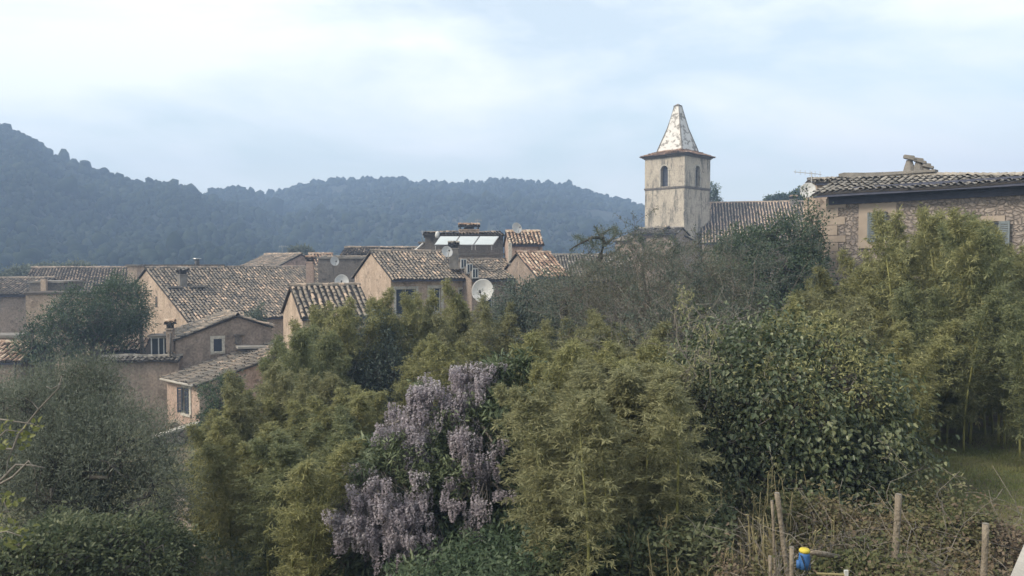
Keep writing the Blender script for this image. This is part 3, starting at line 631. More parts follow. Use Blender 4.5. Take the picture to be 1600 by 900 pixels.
    for i, j in ((-1, -1), (1, -1), (1, 1), (-1, 1)): q.tube([base+e1*r*i+e2*r*j+V3(0, 0, z_) for r, z_ in lv], [.09, .08, .07, .05], 5)
    q.build('hip_edge', M['concrete'], spo)
    q = MB(); q.box((X, Y, za-.20), (tb*1.75, tb*1.75, .08), e1, e2); q.hexa([base+e1*i*.33+e2*j*.33+V3(0, 0, za-.16) for i, j in ((-1, -1), (1, -1), (1, 1), (-1, 1))]+[base+e1*i*.05+e2*j*.05+V3(0, 0, za+.05) for i, j in ((-1, -1), (1, -1), (1, 1), (-1, 1))])
    q.build('spire_cap', M['dim'], spo)
bell_tower()
CH = house('long church nave with a rough tiled roof running right from the bell tower', 1096, 380, 88, -12, px2=1340, w=8, pitch=32, zg=-5.5, wall='brown', tile='tile_old', oh=.3, w2=6, base=.86, s=.34, row=.55, name='church_nave', cat='church')
q = CH; chimney(q['root'], roofpt(q, 10.6, 7.5), .7, .6, .55, m='concrete')
house('low gabled outbuilding with a dark tiled roof at the foot of the bell tower', 1089, 377, 78, 114, Lh=5, w=3.3, pitch=22, zg=-5, wall='brown', tile='tile_old', base=.3, name='outbuilding')
house('brown wing with grey tiles half hidden left of the bell tower foot', 984, 366, 76, -25, Lh=4.5, w=3, pitch=12, zg=-5, wall='brown', tile='tile_grey', base=.4)

# ---- central house (solar house front)
H5 = house('ochre house with windows under a broad grey tiled roof beside the big dish', 612, 437, 51, 30, px2=738, w=4, pitch=25, zg=-8, wall='ochre', tile='tile_old', oh=.45, base=.5,
           front=[(.35, 1.75, 2.35, .62, dict(surround=.16, mull=True)), (2.75, 3.55, 2.2, .60, dict(surround=.18, mull=True)), (4.9, 5.5, 2.2, .7, dict(surround=.1))], left=[])
H5b = house('lower house with a purplish brown tiled roof right of the grey roof', 738, 437, 52.5, 30, px2=832, w=3.6, pitch=20, zg=-8, wall='brown', tile='tile_old', oh=.35, base=.38,
            front=[(.9, 1.6, 2.0, .6, dict(surround=.1)), (2.9, 3.6, 2.0, .6, dict(surround=.12))])
# brick chimney and stepped framed lights on its ridge end
chimney(H5['root'], P(709, 402, 54.2), .6, .6, .62, m='concrete', capm='tile_grey')
dish(P(699, 393, 53.5), .82, -22, 'satellite dish fixed to the chimney of the grey tiled roof', el=25, foot=.7)
for i, (x, y) in enumerate(((722, 412), (731.5, 419.5), (740, 427))):
    t = empty('roof_light', P(x, y, 53.2-i*.8)-V3(0, 0, .45), ['topmost of the three stepped white framed roof lights', 'middle one of the three stepped white framed roof lights', 'lowest of the three stepped white framed roof lights'][i], 'roof light', 'stepped roof lights')
    c = P(x, y, 53.2-i*.8); U, B = H5['U'], H5['B']; q = MB(); q.box(c-V3(0, 0, .12), (.36, .42, .5), U, B); q.build('box', M['dim'], t); q = MB(); f = -B*.225
    for s_ in (-1, 0, 1): q.box(c+f+U*s_*.19, (.05, .05, .58), U, B)
    for s_ in (-1, 1): q.box(c+f+V3(0, 0, s_*.29), (.43, .05, .06), U, B)
    q.build('light_frame', M['white'], t); q = MB(); q.box(c+f*.98, (.34, .03, .54), U, B); q.build('pane', M['glass'], t)
# big dish in front
dish(P(754, 454, 33), 1.0, 10, 'largest satellite dish, rusty rimmed, rising above the bamboo in the middle', el=14, foot=3.2)
# solar block behind
def block(label, px0, px1, pyt, D, zg, depth, m, th=0, name='village_house', cap=None, cat='house'):
    a = P(px0, pyt, D); t = rad(th); U = V3(math.cos(t), math.sin(t), 0); B = V3(-math.sin(t), math.cos(t), 0)
    lo, hi = .1, 60
    for _ in range(50):
        Lb = (lo+hi)/2
        if PX(a+U*Lb)[0] < px1: lo = Lb
        else: hi = Lb
    r_ = empty(name, (a[0]+U[0]*Lb/2, a[1]+U[1]*Lb/2+B[1]*depth/2, zg), label, cat)
    q = MB(); q.box((a+U*Lb/2+B*depth/2)*V3(1, 1, 0)+V3(0, 0, (zg+a[2])/2), (Lb, depth, a[2]-zg), U, B); q.build('wall', M[m], r_)
    if cap: q = MB(); q.box(a+U*Lb/2+B*depth/2+V3(0, 0, .06), (Lb+.2, depth+.2, .14), U, B); q.build('coping', M[cap], r_)
    return r_, a, U, B, Lb
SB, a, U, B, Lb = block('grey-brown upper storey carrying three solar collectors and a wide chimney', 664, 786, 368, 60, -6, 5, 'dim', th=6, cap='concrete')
tile_roof(SB, a-B*.35+V3(0, 0, .06)-U*.2, a+U*(Lb+.1)-B*.35+V3(0, 0, .06), a+B*2.2+V3(0, 0, .30), a+U*Lb+B*2.2+V3(0, 0, .30), M['tile_old'], base=.45)
ledge = MB(); l0 = P(640, 400, 58.6); ledge.box(P(716, 397, 58.9), (7.6, .8, .16), U, B); ledge.build('ledge', M['concrete'], SB)
chimney(SB, P(733, 367, 61.5), 1.5, .7, .42, U, B, m='ochre')
aerial(P(746, 358, 61.2), .75, .5, 20, 'small tv aerial beside the wide chimney of the solar house', n=4)
for i in range(3):
    o = P(678.5+31*i, 383, 58.0); d = V3(math.cos(rad(6)), math.sin(rad(6)), 0); up = unit(P(688+31*i, 369.5, 58.75)-o); n_ = unit(np.cross(d, up)); lw = 30/F*58; lh = np.linalg.norm(P(688+31*i, 369.5, 58.75)-o)
    t = empty('solar_collector', o-V3(0, 0, .3), ['leftmost of the three tilted white solar collectors', 'middle one of the three tilted white solar collectors', 'rightmost of the three tilted white solar collectors'][i], 'solar panel', 'solar collectors in a row')
    # parallelogram seen obliquely: panel sheared along the roof line by its own yaw
    p = [o, o+d*lw, o+d*lw+up*lh, o+up*lh]; q = MB(); q.hexa([x-n_*.05*np.sign(-n_[1]) for x in p]+[x+n_*.03*np.sign(-n_[1]) for x in p]); fr = q.build('frame', M['grey_metal'], t)
    c_ = sum(p)/4; p2 = [c_+(x-c_)*V3(.95, .95, .93)+n_*.036*np.sign(-n_[1]) for x in p]; q = MB(); q.hexa([x-n_*.004*np.sign(-n_[1]) for x in p2]+p2); q.build('glass', M['collector'], t)
    for a0, a1 in ((o+d*.1-V3(0, 0, .02), o+d*.1-V3(0, 0, .35)), (o+d*(lw-.1)-V3(0, 0, .02), o+d*(lw-.1)-V3(0, 0, .35)), (o+d*.3+up*lh*.9, o+d*.3+up*lh*.9+V3(0, .5, -.4))):
        q = MB(); q.tube([a0, a1], .025, 5); q.build('bracket', M['grey_metal'], t)
t = empty('water_tank', P(683, 372, 59), 'small white tank at the left end of the solar collectors', 'tank'); q = MB(); q.tube([P(683, 372, 59), P(683, 369, 59), P(683.5, 364, 59), P(684, 361.5, 59)], [.1, .17, .16, .06], 10); q.build('body', M['white'], t, True)
# tower room with orange tiles
TR = house('little tower room with a bright orange tiled roof and a reddish side wall', 795, 382, 55, 6, px2=851, w=2.3, pitch=23, zg=-7, wall='pink', tile='tile_red', oh=.2, base=.6, s=.24, left=[])
q = MB(); q.box(P(797, 396, 54.9), (.22, .25, 1.5), TR['U'], TR['B']); q.build('pilaster', M['cream'], TR['root'])
dish(P(808, 356, 56.5), .82, -28, 'satellite dish on top of the orange roofed tower room', el=20, foot=.6)
OR = house('house with a steep orange and cream tiled roof stepping down right of the tower room', 838, 433, 51, 25, px2=893, w=3.0, pitch=28, zg=-7.5, wall='brown', tile='tile_red', oh=.3, base=.45, s=.26)
OR2 = house('grey-green tiled house behind the gnarled conifer', 858, 440, 62, 4, px2=1000, w=4.5, pitch=25, zg=-7, wall='brown', tile='tile_grey', oh=.3, base=.3)
# ---- roofs behind centre
house('long low roof of old tiles behind the central gable', 530, 400, 68, 6, px2=668, w=4.5, pitch=10, zg=-6, wall='dim', tile='tile_old', base=.55)
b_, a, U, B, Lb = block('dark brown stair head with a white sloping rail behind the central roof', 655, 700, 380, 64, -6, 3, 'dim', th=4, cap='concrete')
q = MB(); q.tube([P(641, 394, 63.2), P(650, 390, 63.3), P(661, 380.5, 63.6)], .09, 5); q.build('rail', M['white'], b_)
aerial(P(660, 382, 64.5), 1.1, .5, 70, 'thin tv aerial on the dark stair head roof', n=4)
aerial(P(666, 382, 64.8), .9, .4, 10, 'short bent aerial mast next to the stair head aerial', n=3)
D8 = house('dark walled house with a lean tiled roof left of the central gable', 500, 428, 62, 12, px2=585, w=5, pitch=15, zg=-7.5, wall='dim', tile='tile_old', base=.45, oh=.2)
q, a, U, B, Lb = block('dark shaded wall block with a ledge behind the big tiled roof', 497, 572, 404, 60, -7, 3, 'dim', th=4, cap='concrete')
dish(P(523, 408, 59), .72, -30, 'satellite dish before the dark shaded wall', el=15, foot=.8)
dish(P(534, 440, 50), .95, -10, 'half hidden satellite dish at the right end of the big tiled roof', el=20, foot=1.2)
house('small pale sloping roof next to the pink chimney', 488, 416, 66, 20, px2=528, w=3.2, pitch=18, zg=-7, wall='pink', tile='tile_red', base=.5)
b_, a, U, B, Lb = block('pink chimney stack base left of the pale sloping roof', 478, 490, 413, 61, -7, .9, 'pink', th=10, name='chimney_stack', cat='chimney')
chimney(b_, a+U*Lb/2+B*.45, .5, .5, .2, m='pink')
b_, a, U, B, Lb = block('thin orange chimney with a white cap standing behind the pale roof', 490, 498, 402, 69, -6, .6, 'ochre', th=10, name='chimney_stack', cat='chimney', cap='white')
H7 = house('pinkish gabled house with a half bare roof at the left of the village skyline', 366, 421, 77, -42, px2=423, w=3.3, pitch=24, zg=-7, wall='pink', tile='tile_old', base=.6, oh=.2)
flue(H7['root'], P(455, 399, 78), .15, .28, 'white'); aerial(P(441, 398, 79), .9, .9, 30, 'tv aerial over the pinkish gabled house', n=5)
# ---- big roof
H2 = house('ochre house with a huge weathered tiled roof in the middle of the village', 293, 503, 51, 45, Lh=19.5, w=7, pitch=26, zg=-9, wall='ochre', tile='tile_old', oh=.25, base=.52, w2=3,
           var=.26)
q = MB(); q.box(H2['W0']+H2['B']*5.1+V3(0, 0, 1.1), (.3, .06, .75), H2['B'], -H2['U']); q.build('slit_window', M['wood_dark'], H2['root'])
chimney(H2['root'], roofpt(H2, 1.6, 4.6), .5, .5, .75, U=H2['U'], B=H2['B'], m='concrete', capm='tile_grey')
q = MB()
for s_ in (-.8, .9): q.box(roofpt(H2, 1.6+s_, 4.1)+V3(0, 0, .14), (.95, .3, .12), H2['U'], H2['B'])
q.build('flashing', M['concrete'], H2['root']); flue(H2['root'], roofpt(H2, 14.5, 5.0), .55, .16); flue(H2['root'], roofpt(H2, 10.0, 2.2), .45, .12)
# roof right in front of it (near small gable)
H6 = house('small ochre gabled house with long rows of grey and rust tiles above the bamboo', 470, 497, 37.5, 27, px2=585, w=2.5, pitch=30, zg=-8, wall='ochre', tile='tile_old', oh=.2, base=.62, s=.27)
# ---- left far group
H9 = house('long low house with a pinkish tiled roof at the left end of the village', 28, 457, 66, 24, px2=214, w=8, pitch=14, zg=-9, wall='ochre', tile='tile_old', oh=.35, base=.66)
H9b = house('plain house with a grey tiled roof cut by the left frame edge', -120, 462, 62, 12, px2=52, w=5, pitch=14, zg=-9, wall='brown', tile='tile_old', oh=.3, base=.5)
b_, a, U, B, Lb = block('open roof terrace with one pillar in the far left houses', 46, 100, 442, 58, -9, 3, 'dim', th=4, name='roof_terrace', cap='concrete', cat='terrace')
q = MB(); q.box(P(69, 446, 57.8), (.35, .3, .9), U, B); q.build('pillar', M['ochre'], b_)
b_, a, U, B, Lb = block('ochre cube house with a thin dark coping behind the dark evergreen', 40, 150, 460, 54, -9, 4, 'ochre', th=12, cap='wood_dark')
b_, a, U, B, Lb = block('tan parapet wall block beside the chimney on the far left roofs', 150, 233, 447, 57, -9, 3, 'ochre', th=6, cap='tile_under')
b_, a, U, B, Lb = block('upright tan chimney stack at the end of the pinkish roof', 199, 214, 416, 60, -8, 1, 'ochre', th=8, name='chimney_stack', cat='chimney', cap='concrete')
b_, a, U, B, Lb = block('low flat roofed range with a pipe behind the ridge of the huge roof', 206, 338, 416, 63, -8, 3, 'ochre', th=10, cap='wood_dark'); flue(b_, P(308, 416, 64), .55, .18)
# ---- front lower group
H10 = house('brown house with a white framed window under a sloping brown roof', 234, 521, 44.5, 119, Lh=5.6, w=3.6, pitch=19, zg=-9, wall='brown', tile='tile_old', oh=.12, base=.42, w2=2.2, pr=True, back_roof=True) if False else None
def gable_house(label, px, py, D, th, w, w2, pitch, Lh, zg, wall, tile, base, wins=(), oh=.12, pitch2=None):
    """gable wall faces the camera; px,py,D: left foot of the gable rake; th: heading of the gable wall"""
    t = rad(th); G = V3(math.cos(t), math.sin(t), 0); B = V3(-math.sin(t), math.cos(t), 0); A = P(px, py, D); tp = math.tan(rad(pitch)); tq = math.tan(rad(pitch2 or pitch))
    Ap = A+G*w+V3(0, 0, w*tp); C = Ap+G*w2-V3(0, 0, w2*tq)
    print('GABLE', label[:30], [tuple(int(v) for v in PX(q)) for q in (A, Ap, C, A+B*Lh, Ap+B*Lh)])
    h = empty('village_house', (Ap[0], Ap[1], zg), label, 'house'); f = -B*.15
    tile_roof(h, A+B*Lh, A+f, Ap+B*Lh, Ap+f, M[tile], base=base)
    if w2 > .3: tile_roof(h, C+f, C+B*Lh, Ap+f, Ap+B*Lh, M[tile], base=base)
    mb = MB(); O = A+G*oh; Lw = w+w2-2*oh; zl = A[2]+oh*tp-.12; zr = C[2]+oh*tq-.12; zlo = min(zl, zr)
    hs = [(a_, b2, c_, d_) for a_, b2, c_, d_, _ in wins]; mz = max([zlo-.01]+[x[3] for x in hs]); mz = zlo if mz <= zlo else zlo
    wall_panel(mb, O, G, -B, Lw, zg, zlo, [x for x in hs if x[3] <= zlo]); wall_panel(mb, O+B*Lh*.98, G, B, Lw, zg, zlo, [])
    for O2 in (O, O+B*Lh*.98):
        p0 = V3(O2[0], O2[1], zlo); p1 = O2+G*Lw; p1 = V3(p1[0], p1[1], zlo); a0 = V3(O2[0], O2[1], zl); a1 = V3(p1[0], p1[1], zr); ap = O2+G*(w-oh); ap = V3(ap[0], ap[1], Ap[2]-.12)
        mb.add([p0, p1, a1, ap, a0], [(0, 1, 2, 3, 4)])
    wall_panel(mb, O, B, -G, Lh*.98, zg, zl, []); wall_panel(mb, O+G*Lw, B, G, Lh*.98, zg, zr, [])
    mb.build('wall', M[wall], h)
    for a_, b2, c_, d_, kw in wins: window(h, O, G, -B, (a_, b2, c_, d_), **kw)
    return dict(root=h, A=A, Ap=Ap, C=C, G=G, B=B, O=O)
zw = lambda py, D: P(800, py, D)[2]
H10 = gable_house('brown house with a cream framed window below its sloping gable roof', 270, 531, 41.5, 29, 3.25, 1.9, 20, 4.2, -9, 'brown', 'tile_old', .5, [])
w_ = MB(); O, G, B = H10['O'], H10['G'], H10['B']
# window in the gable is set in a cream block surround standing 3 cm proud
def proud_window(h, c, G, B, W, H, surround, pane='shutter_blue', sill=True):
    Z = V3(0, 0, 1); n = -B; q = MB()
    for s_ in (-1, 1): q.box(c+G*s_*(W/2+surround/2)+n*.03, (surround, .1, H+2*surround), G, n)
    for s_ in (-1, 1): q.box(c+Z*s_*(H/2+surround/2)+n*.03, (W, .1, surround), G, n)
    if sill: q.box(c-Z*(H/2+surround*.3)+n*.08, (W+.1, .1, .07), G, n)
    o = q.build('window', M['cream'], h); q = MB(); q.box(c-n*.0, (W, .06, H), G, n); q.build('pane', M[pane], o)
    q = MB()
    for s_ in (-1, 0, 1): q.box(c+G*s_*(W/2-.025)+n*.02, (.05, .06, H), G, n)
    for s_ in (-1, 1): q.box(c+Z*s_*(H/2-.025)+n*.021, (W-.01, .06, .05), G, n)
    q.build('window_frame', M['shutter_blue'], o); return o
def on_plane(px, py, O, n):      # point on a vertical wall plane seen at a pixel
    d = P(px, py, 1.0); t_ = np.dot(O, n)/np.dot(d, n); return d*t_
proud_window(H10['root'], on_plane(340, 539, O, -B), G, B, .42, .66, .16)
c = on_plane(372, 530, O, -B); q = MB(); q.box(c-B*.03, (.3, .12, .5), G, B); q.box(c-B*.05+G*.05+V3(0, 0, .24), (.55, .3, .07), G, B); q.build('vent_hood', M['dim'], H10['root'])
q = MB(); a = on_plane(396, 541, O, -B); q.box(a-B*.35, (1.9, .75, .12), unit(G+V3(0, 0, -.04)), B); q.build('lean_to_slab', M['pale_stone'], H10['root'])
c = P(266, 513, 41.5); chimney(H10['root'], c-V3(0, 0, .45), .32, .32, .45, m='brown')
q = MB(); q.tube([P(266, 520, 41.3), P(266, 556, 41.3)], .04, 6); q.build('downpipe', M['dim'], H10['root'])
# glazed porch
t = empty('glazed_porch', P(252, 556, 42.3), 'small glazed porch with white frames at the left of the brown house', 'porch'); U = unit(V3(1, .25, 0)); B_ = V3(-U[1], U[0], 0); c = P(252, 541, 42.3)
q = MB()
for s_ in (-.48, -.13, .13, .34, .48): q.box(c+U*s_, (.055, .06, .95), U, B_)
for z_ in (-.46, .46): q.box(c+V3(0, 0, z_), (1.06, .065, .06), U, B_)
q.build('frame', M['white'], t); q = MB(); q.box(c+B_*.04, (1.0, .02, .9), U, B_); q.build('pane', M['glass'], t); q = MB(); q.box(c+V3(0, 0, .56)+B_*.4, (1.3, 1.2, .08), U, B_); q.build('roof', M['concrete'], t); q = MB(); q.box(c+B_*.65, (1.05, 1.1, 1.0), U, B_); q.build('wall', M['ochre'], t)
# lower corner house
def corner_house():
    A = P(311, 599, 38.5); t = rad(-42); U = -V3(math.cos(t), math.sin(t), 0)      # U: from the near corner to the back left, along the gutter
    V_ = V3(.79, .61, 0); Lf = 3.45; Lr = 7.5; tp = .27; zg = -9.5; h = empty('village_house', (A[0], A[1], zg), 'lower brown corner house with dark shutters and a gutter under its tiled roof', 'house')
    n1 = unit(V3(-U[1], U[0], 0)); n1 = n1 if n1[1] < 0 else -n1; n2 = unit(V3(-V_[1], V_[0], 0)); n2 = n2 if n2[1] < 0 else -n2
    up = V_*Lr+V3(0, 0, Lr*tp); E1 = A+U*Lf; print('CORNER', [tuple(int(v) for v in PX(q)) for q in (A, E1, A+up, E1+up)])
    tile_roof(h, E1-V_*.25-V3(0, 0, .07)+U*.1, A-V_*.25-V3(0, 0, .07)-U*.15, E1+up+U*.1, A+up-U*.15, M['tile_old'], base=.45)
    mb = MB(); O = A; z1 = A[2]-.1
    wh = (1.0, 1.62, zw(648, 39), zw(608, 39))
    wall_panel(mb, O, U, n1, Lf, zg, z1, [wh]); wall_panel(mb, O, V_, n2, Lr, zg, z1, [])
    for sft in (V3(0, 0, 0), U*Lf):
        q0 = O+sft; q1 = O+V_*Lr+sft; mb.add([V3(q0[0], q0[1], z1), V3(q1[0], q1[1], z1), V3(q1[0], q1[1], z1+Lr*tp)], [(0, 1, 2)])
    wall_panel(mb, O+U*Lf, V_, -n2, Lr, zg, z1, []); q1 = O+V_*Lr; mb.add([V3(q1[0], q1[1], zg), V3(*(q1+U*Lf)[:2], zg), V3(*(q1+U*Lf)[:2], z1+Lr*tp), V3(q1[0], q1[1], z1+Lr*tp)], [(0, 1, 2, 3)])
    mb.build('wall', M['pink'], h)
    window(h, O, U, n1, wh, surround=.2, shutters=[(1, 150), (-1, 8)], smt='shutter_blue')
    q = MB(); q.tube([E1-V_*.3-V3(0, 0, .1), A-V_*.3-V3(0, 0, .1)], .07, 8); q.build('gutter', M['pale_stone'], h)
    q = MB(); z = A[2]-.15; k = 0
    while z > -8.4:
        hh = R.uniform(.28, .42); ln = (.5, .3)[k % 2]; q.box(A*V3(1, 1, 0)+V_*(ln/2)+n2*.005+V3(0, 0, z-hh/2), (ln, .06, hh-.02), V_, n2); z -= hh; k += 1
    q.build('quoins', M['quoin'], h)
    c = on_plane(372, 591, O, n2); q = MB(); q.box(c, (.28, .06, .2), V_, n2); q.build('vent', M['dark_metal'], h)
    # arch to a passage at its foot
    q = MB(); cc_ = on_plane(278, 672, O, n1)
    arc = [cc_+U*.75*math.cos(a_)+V3(0, 0, .5*math.sin(a_))+n1*.04 for a_ in np.linspace(0, math.pi, 11)]
    for p0, p1 in zip(arc[:-1], arc[1:]): d = p1-p0; q.box((p0+p1)/2, (np.linalg.norm(d)+.03, .12, .16), unit(d), n1, unit(np.cross(unit(d), n1)))
    ar = q.build('arch', M['quoin'], h); q = MB(); mid = cc_+n1*.015; q.add([mid]+[mid+(a_-cc_)*.92 for a_ in arc], [(0, i, i+1) for i in range(1, 11)]); q.build('arch_opening', M['wood_dark'], ar)
corner_house()
# brown garden house with a tile coping
b_, a, U, B, Lb = block('tall brown rendered house with a row of coping tiles left of the corner house', 150, 279, 566, 41.0, -9.5, 3.2, 'brown', th=3)
tile_roof(b_, a-B*.25+V3(0, 0, .06), a+U*(Lb+.05)-B*.25+V3(0, 0, .06), a+B*.5+V3(0, 0, .22), a+U*(Lb+.05)+B*.5+V3(0, 0, .22), M['tile_grey'], base=.55, name='coping')
house('little shed with bright yellow and orange tiles above the olive tree', 152, 549, 44, 8, px2=224, w=1.5, pitch=22, zg=-9, wall='dim', tile='tile_red', oh=.15, base=.75, back_roof=True, cat='shed', name='shed')
house('low shed with pale tiles at the left edge above the olive tree', -60, 566, 40, 3, px2=34, w=1.8, pitch=24, zg=-9, wall='brown', tile='tile_red', oh=.15, base=.68, cat='shed', name='shed')
b_, a, U, B, Lb = block('brown wall with a thin coping behind the low shed at the left edge', -70, 24, 528, 43, -9, 1.5, 'brown', th=5, cap='concrete', name='garden_house')
# walls near the path
def low_wall(label, pts, hgt, thk, m, capm=None, name='garden_wall', zoff=0, tops=None):
    a = V3(*pts[0]); rt = empty(name, a, label, 'wall'); q = MB(); cpz = MB()
    for i, (p0, p1) in enumerate(zip(pts[:-1], pts[1:])):
        p0, p1 = V3(*p0), V3(*p1); d = unit((p1-p0)*V3(1, 1, 0)); s_ = V3(-d[1], d[0], 0)*thk/2
        z0 = p0[2] if tops else p0[2]+hgt; z1 = p1[2] if tops else p1[2]+hgt; g0 = min(gz(p0[0], p0[1]), z0-.3)-.3; g1 = min(gz(p1[0], p1[1]), z1-.3)-.3
        lo = [V3(*(p0-s_)[:2], g0), V3(*(p1-s_)[:2], g1), V3(*(p1+s_)[:2], g1), V3(*(p0+s_)[:2], g0)]; hi = [V3(*(p0-s_)[:2], z0), V3(*(p1-s_)[:2], z1), V3(*(p1+s_)[:2], z1), V3(*(p0+s_)[:2], z0)]
        q.hexa(lo+hi)
        if capm: s2 = s_*1.25; cpz.hexa([V3(*(p0-s2)[:2], z0+.003), V3(*(p1-s2)[:2], z1+.003), V3(*(p1+s2)[:2], z1+.003), V3(*(p0+s2)[:2], z0+.003)]+[V3(*(p0-s2)[:2], z0+.10), V3(*(p1-s2)[:2], z1+.10), V3(*(p1+s2)[:2], z1+.10), V3(*(p0+s2)[:2], z0+.10)])
    q.build('masonry', M[m], rt)
    if capm: cpz.build('coping', M[capm], rt)
    return rt
low_wall('rough stone garden wall with a pale sloping coping below the corner house', [P(238, 686, 35.5), P(262, 677, 36), P(312, 662, 37)], 0, .35, 'stone_small', 'pale_stone', tops=True)
def dry_stones(label, pts, n, D):
    rt = empty('dry_stone_edge', P(pts[0][0], pts[0][1], D[0]), label, 'wall'); mb = MB(); X, Y, Z = [], [], []
    for i in range(n):
        t_ = R.rand(); px = np.interp(t_, [0, 1], [pts[0][0], pts[1][0]])+R.normal(0, 4); d = np.interp(t_, [0, 1], D); x = (px-800)/F*d; z = gz(x, d)+abs(R.normal(0, .22))
        a, b_, c = R.uniform(.10, .24, 3); rr = rdir(1)[0]; u_ = unit(np.cross(rr, V3(0, 0, 1))); v_ = unit(np.cross(u_, rr)); mb.box((x, d, z), (a*1.4, b_, c*.8), unit(V3(1, .2*R.randn(), .2*R.randn())), V3(0, 1, 0), unit(V3(.2*R.randn(), .1, 1)), tone=R.rand())
    o = mb.build('stones', M['quoin'], rt); bv = o.modifiers.new('bevel', 'BEVEL'); bv.width = .03; bv.segments = 2
dry_stones('tumbled dry stone edge along the sandy path at the left', [(284, 905), (278, 790)], 260, [16.8, 24])
# path
ts = np.linspace(0, 1, 60); mb = MB(); V = []
for t_ in ts:
    d = 15+15*t_; pxc = 305-18*sm(t_)+6*math.sin(t_*7); hw = 17*(1-.35*t_)
    for s_ in np.linspace(-1, 1, 7): x = (pxc+s_*hw*(1+.15*math.sin(d*3+s_))-800)/F*d; V.append((x, d, gz(x, d)+.03-.02*abs(s_)))
i = (np.arange(6)[None, :]+np.arange(59)[:, None]*7).reshape(-1); mb.addn(np.array(V), np.stack([i, i+1, i+8, i+7], 1)); o = mb.build('path', M['pathm'], smooth=True); o['kind'] = 'structure'

# ------------------------------------------------------------------ vegetation
def bamboo_meshes(h, seed, n_leaf_scale=1.0, mats='bamboo'):
    """one culm with its leafy side shoots; returns (culm mesh, foliage mesh)"""
    st = np.random.RandomState(seed); lean = st.uniform(.06, .20)*h; az = st.uniform(0, 2*math.pi); ld = V3(math.cos(az), math.sin(az), 0)
    f = lambda t: ld*lean*t**2.6+V3(0, 0, h*(t-.06*t**4))+V3(.02*math.sin(9*t+seed), .02*math.cos(7*t), 0)*h*.3*t
    cm = MB(); ts_ = np.linspace(0, 1, 16); cm.tube([f(t) for t in ts_], [.027*(1-t)**.6+.003 for t in ts_], 5)
    fm = MB(); Cs, As = [], []; n_nodes = int(h/.20); SA, SB_ = [], []
    for i in range(n_nodes):
        t = .15+.85*i/n_nodes
        c = f(t); env = (.55+.6*math.sin(math.pi*min(1, (t-.05)*1.05)))*(1.0 if t < .7 else max(.12, (1.02-t)/.32))
        for k in range(3 if t > .2 else 2):
            a = st.uniform(0, 2*math.pi); ln = max(.12, env*st.uniform(.5, 1.3)*.70)*h/7; el = st.uniform(.45, 1.15)
            d = V3(math.cos(a)*math.cos(el), math.sin(a)*math.cos(el), math.sin(el)); p = c.copy(); m_ = 5
            for q in range(m_):
                d = unit(d+V3(0, 0, -.16)+st.randn(3)*.10); p2 = p+d*ln/m_; SA.append(p); SB_.append(p2)
                if q >= 0:
                    for r in range(3):
                        tw = unit(d+st.randn(3)*.75); tl = st.uniform(.06, .2); nn = int(st.randint(4, 8)*n_leaf_scale)
                        o = p2+tw*tl*np.linspace(.3, 1, nn)[:, None]; Cs.append(o); As.append(unit(tw*.8+st.randn(nn, 3)*.62+V3(0, 0, -.38)))
                p = p2
    C = np.concatenate(Cs); A = np.concatenate(As); n = len(C)
    Nn = unit(np.cross(A, unit(st.randn(n, 3)*.6+V3(0, 0, .5)))); Nn = np.cross(Nn, A)
    cl = np.concatenate([np.full(len(x), st.normal(0, .16)) for x in Cs])
    leaves_mb(fm, C, A, Nn, st.uniform(.09, .15, n), st.uniform(.016, .026, n), .5+cl+st.randn(n)*.14)
    segs_mb(fm, np.array(SA), np.array(SB_), .005, .004, np.full(len(SA), .6))
    return cm, fm
def hidden(o): col.objects.unlink(o); return o
BV = {}
for kind in ('bamboo', 'bamboo_dry', 'bamboo_dark'):
    BV[kind] = []
for v in range(6):
    hh = (5.5, 5.5, 7, 7, 8, 8)[v]; cm, fm = bamboo_meshes(hh, 100+v)
    co = hidden(cm.build('culm', M['culm'])); base_me = None
    for kind in BV:
        if base_me is None: fo = hidden(fm.build('foliage', M[kind])); base_me = fo.data; me = base_me
        else: me = base_me.copy(); me.materials[0] = M[kind]
        BV[kind].append((hh, co.data, me))
nclump = 0
def bamboo(label, px, py, D, spread, n, kind='bamboo', rise=30, depth=1.7, jit=42, group='bamboo clumps behind the garden', minh=2.5):
    """clump whose tallest culm tips reach (px,py); spread in px either side"""
    x0 = (px-800)/F*D; rt = empty('bamboo_clump', (x0, D, float(gz(x0, D))), label, 'bamboo', group)
    n = int(n*1.35)
    for i in range(n):
        pxx = px+spread*(2*(i+.5)/n-1)+R.normal(0, spread*.12); d = D+R.uniform(-depth, depth); tip = P(pxx, py-rise+abs(R.normal(0, jit))+18*(abs(2*(i+.5)/n-1))**2, d)
        x, y = tip[0], tip[1]; g = float(gz(x, y))-.05; H = max(minh, tip[2]-g)
        v = min(range(6), key=lambda k: abs(BV[kind][k][0]-H)+R.uniform(0, 1.8)); hh, cme, fme = BV[kind][v]
        s_ = H/(hh*.94); c = bpy.data.objects.new('culm', cme); col.objects.link(c); c.parent = rt; c.location = (x-x0, y-D, g-float(gz(x0, D)))
        sxy = min(1.35, max(.75, s_**.5)); c.scale = (sxy, sxy, s_); c.rotation_euler = (R.normal(0, .04), R.normal(0, .04), R.uniform(0, 6.28))
        f = bpy.data.objects.new('foliage', fme); col.objects.link(f); f.parent = c
    return rt

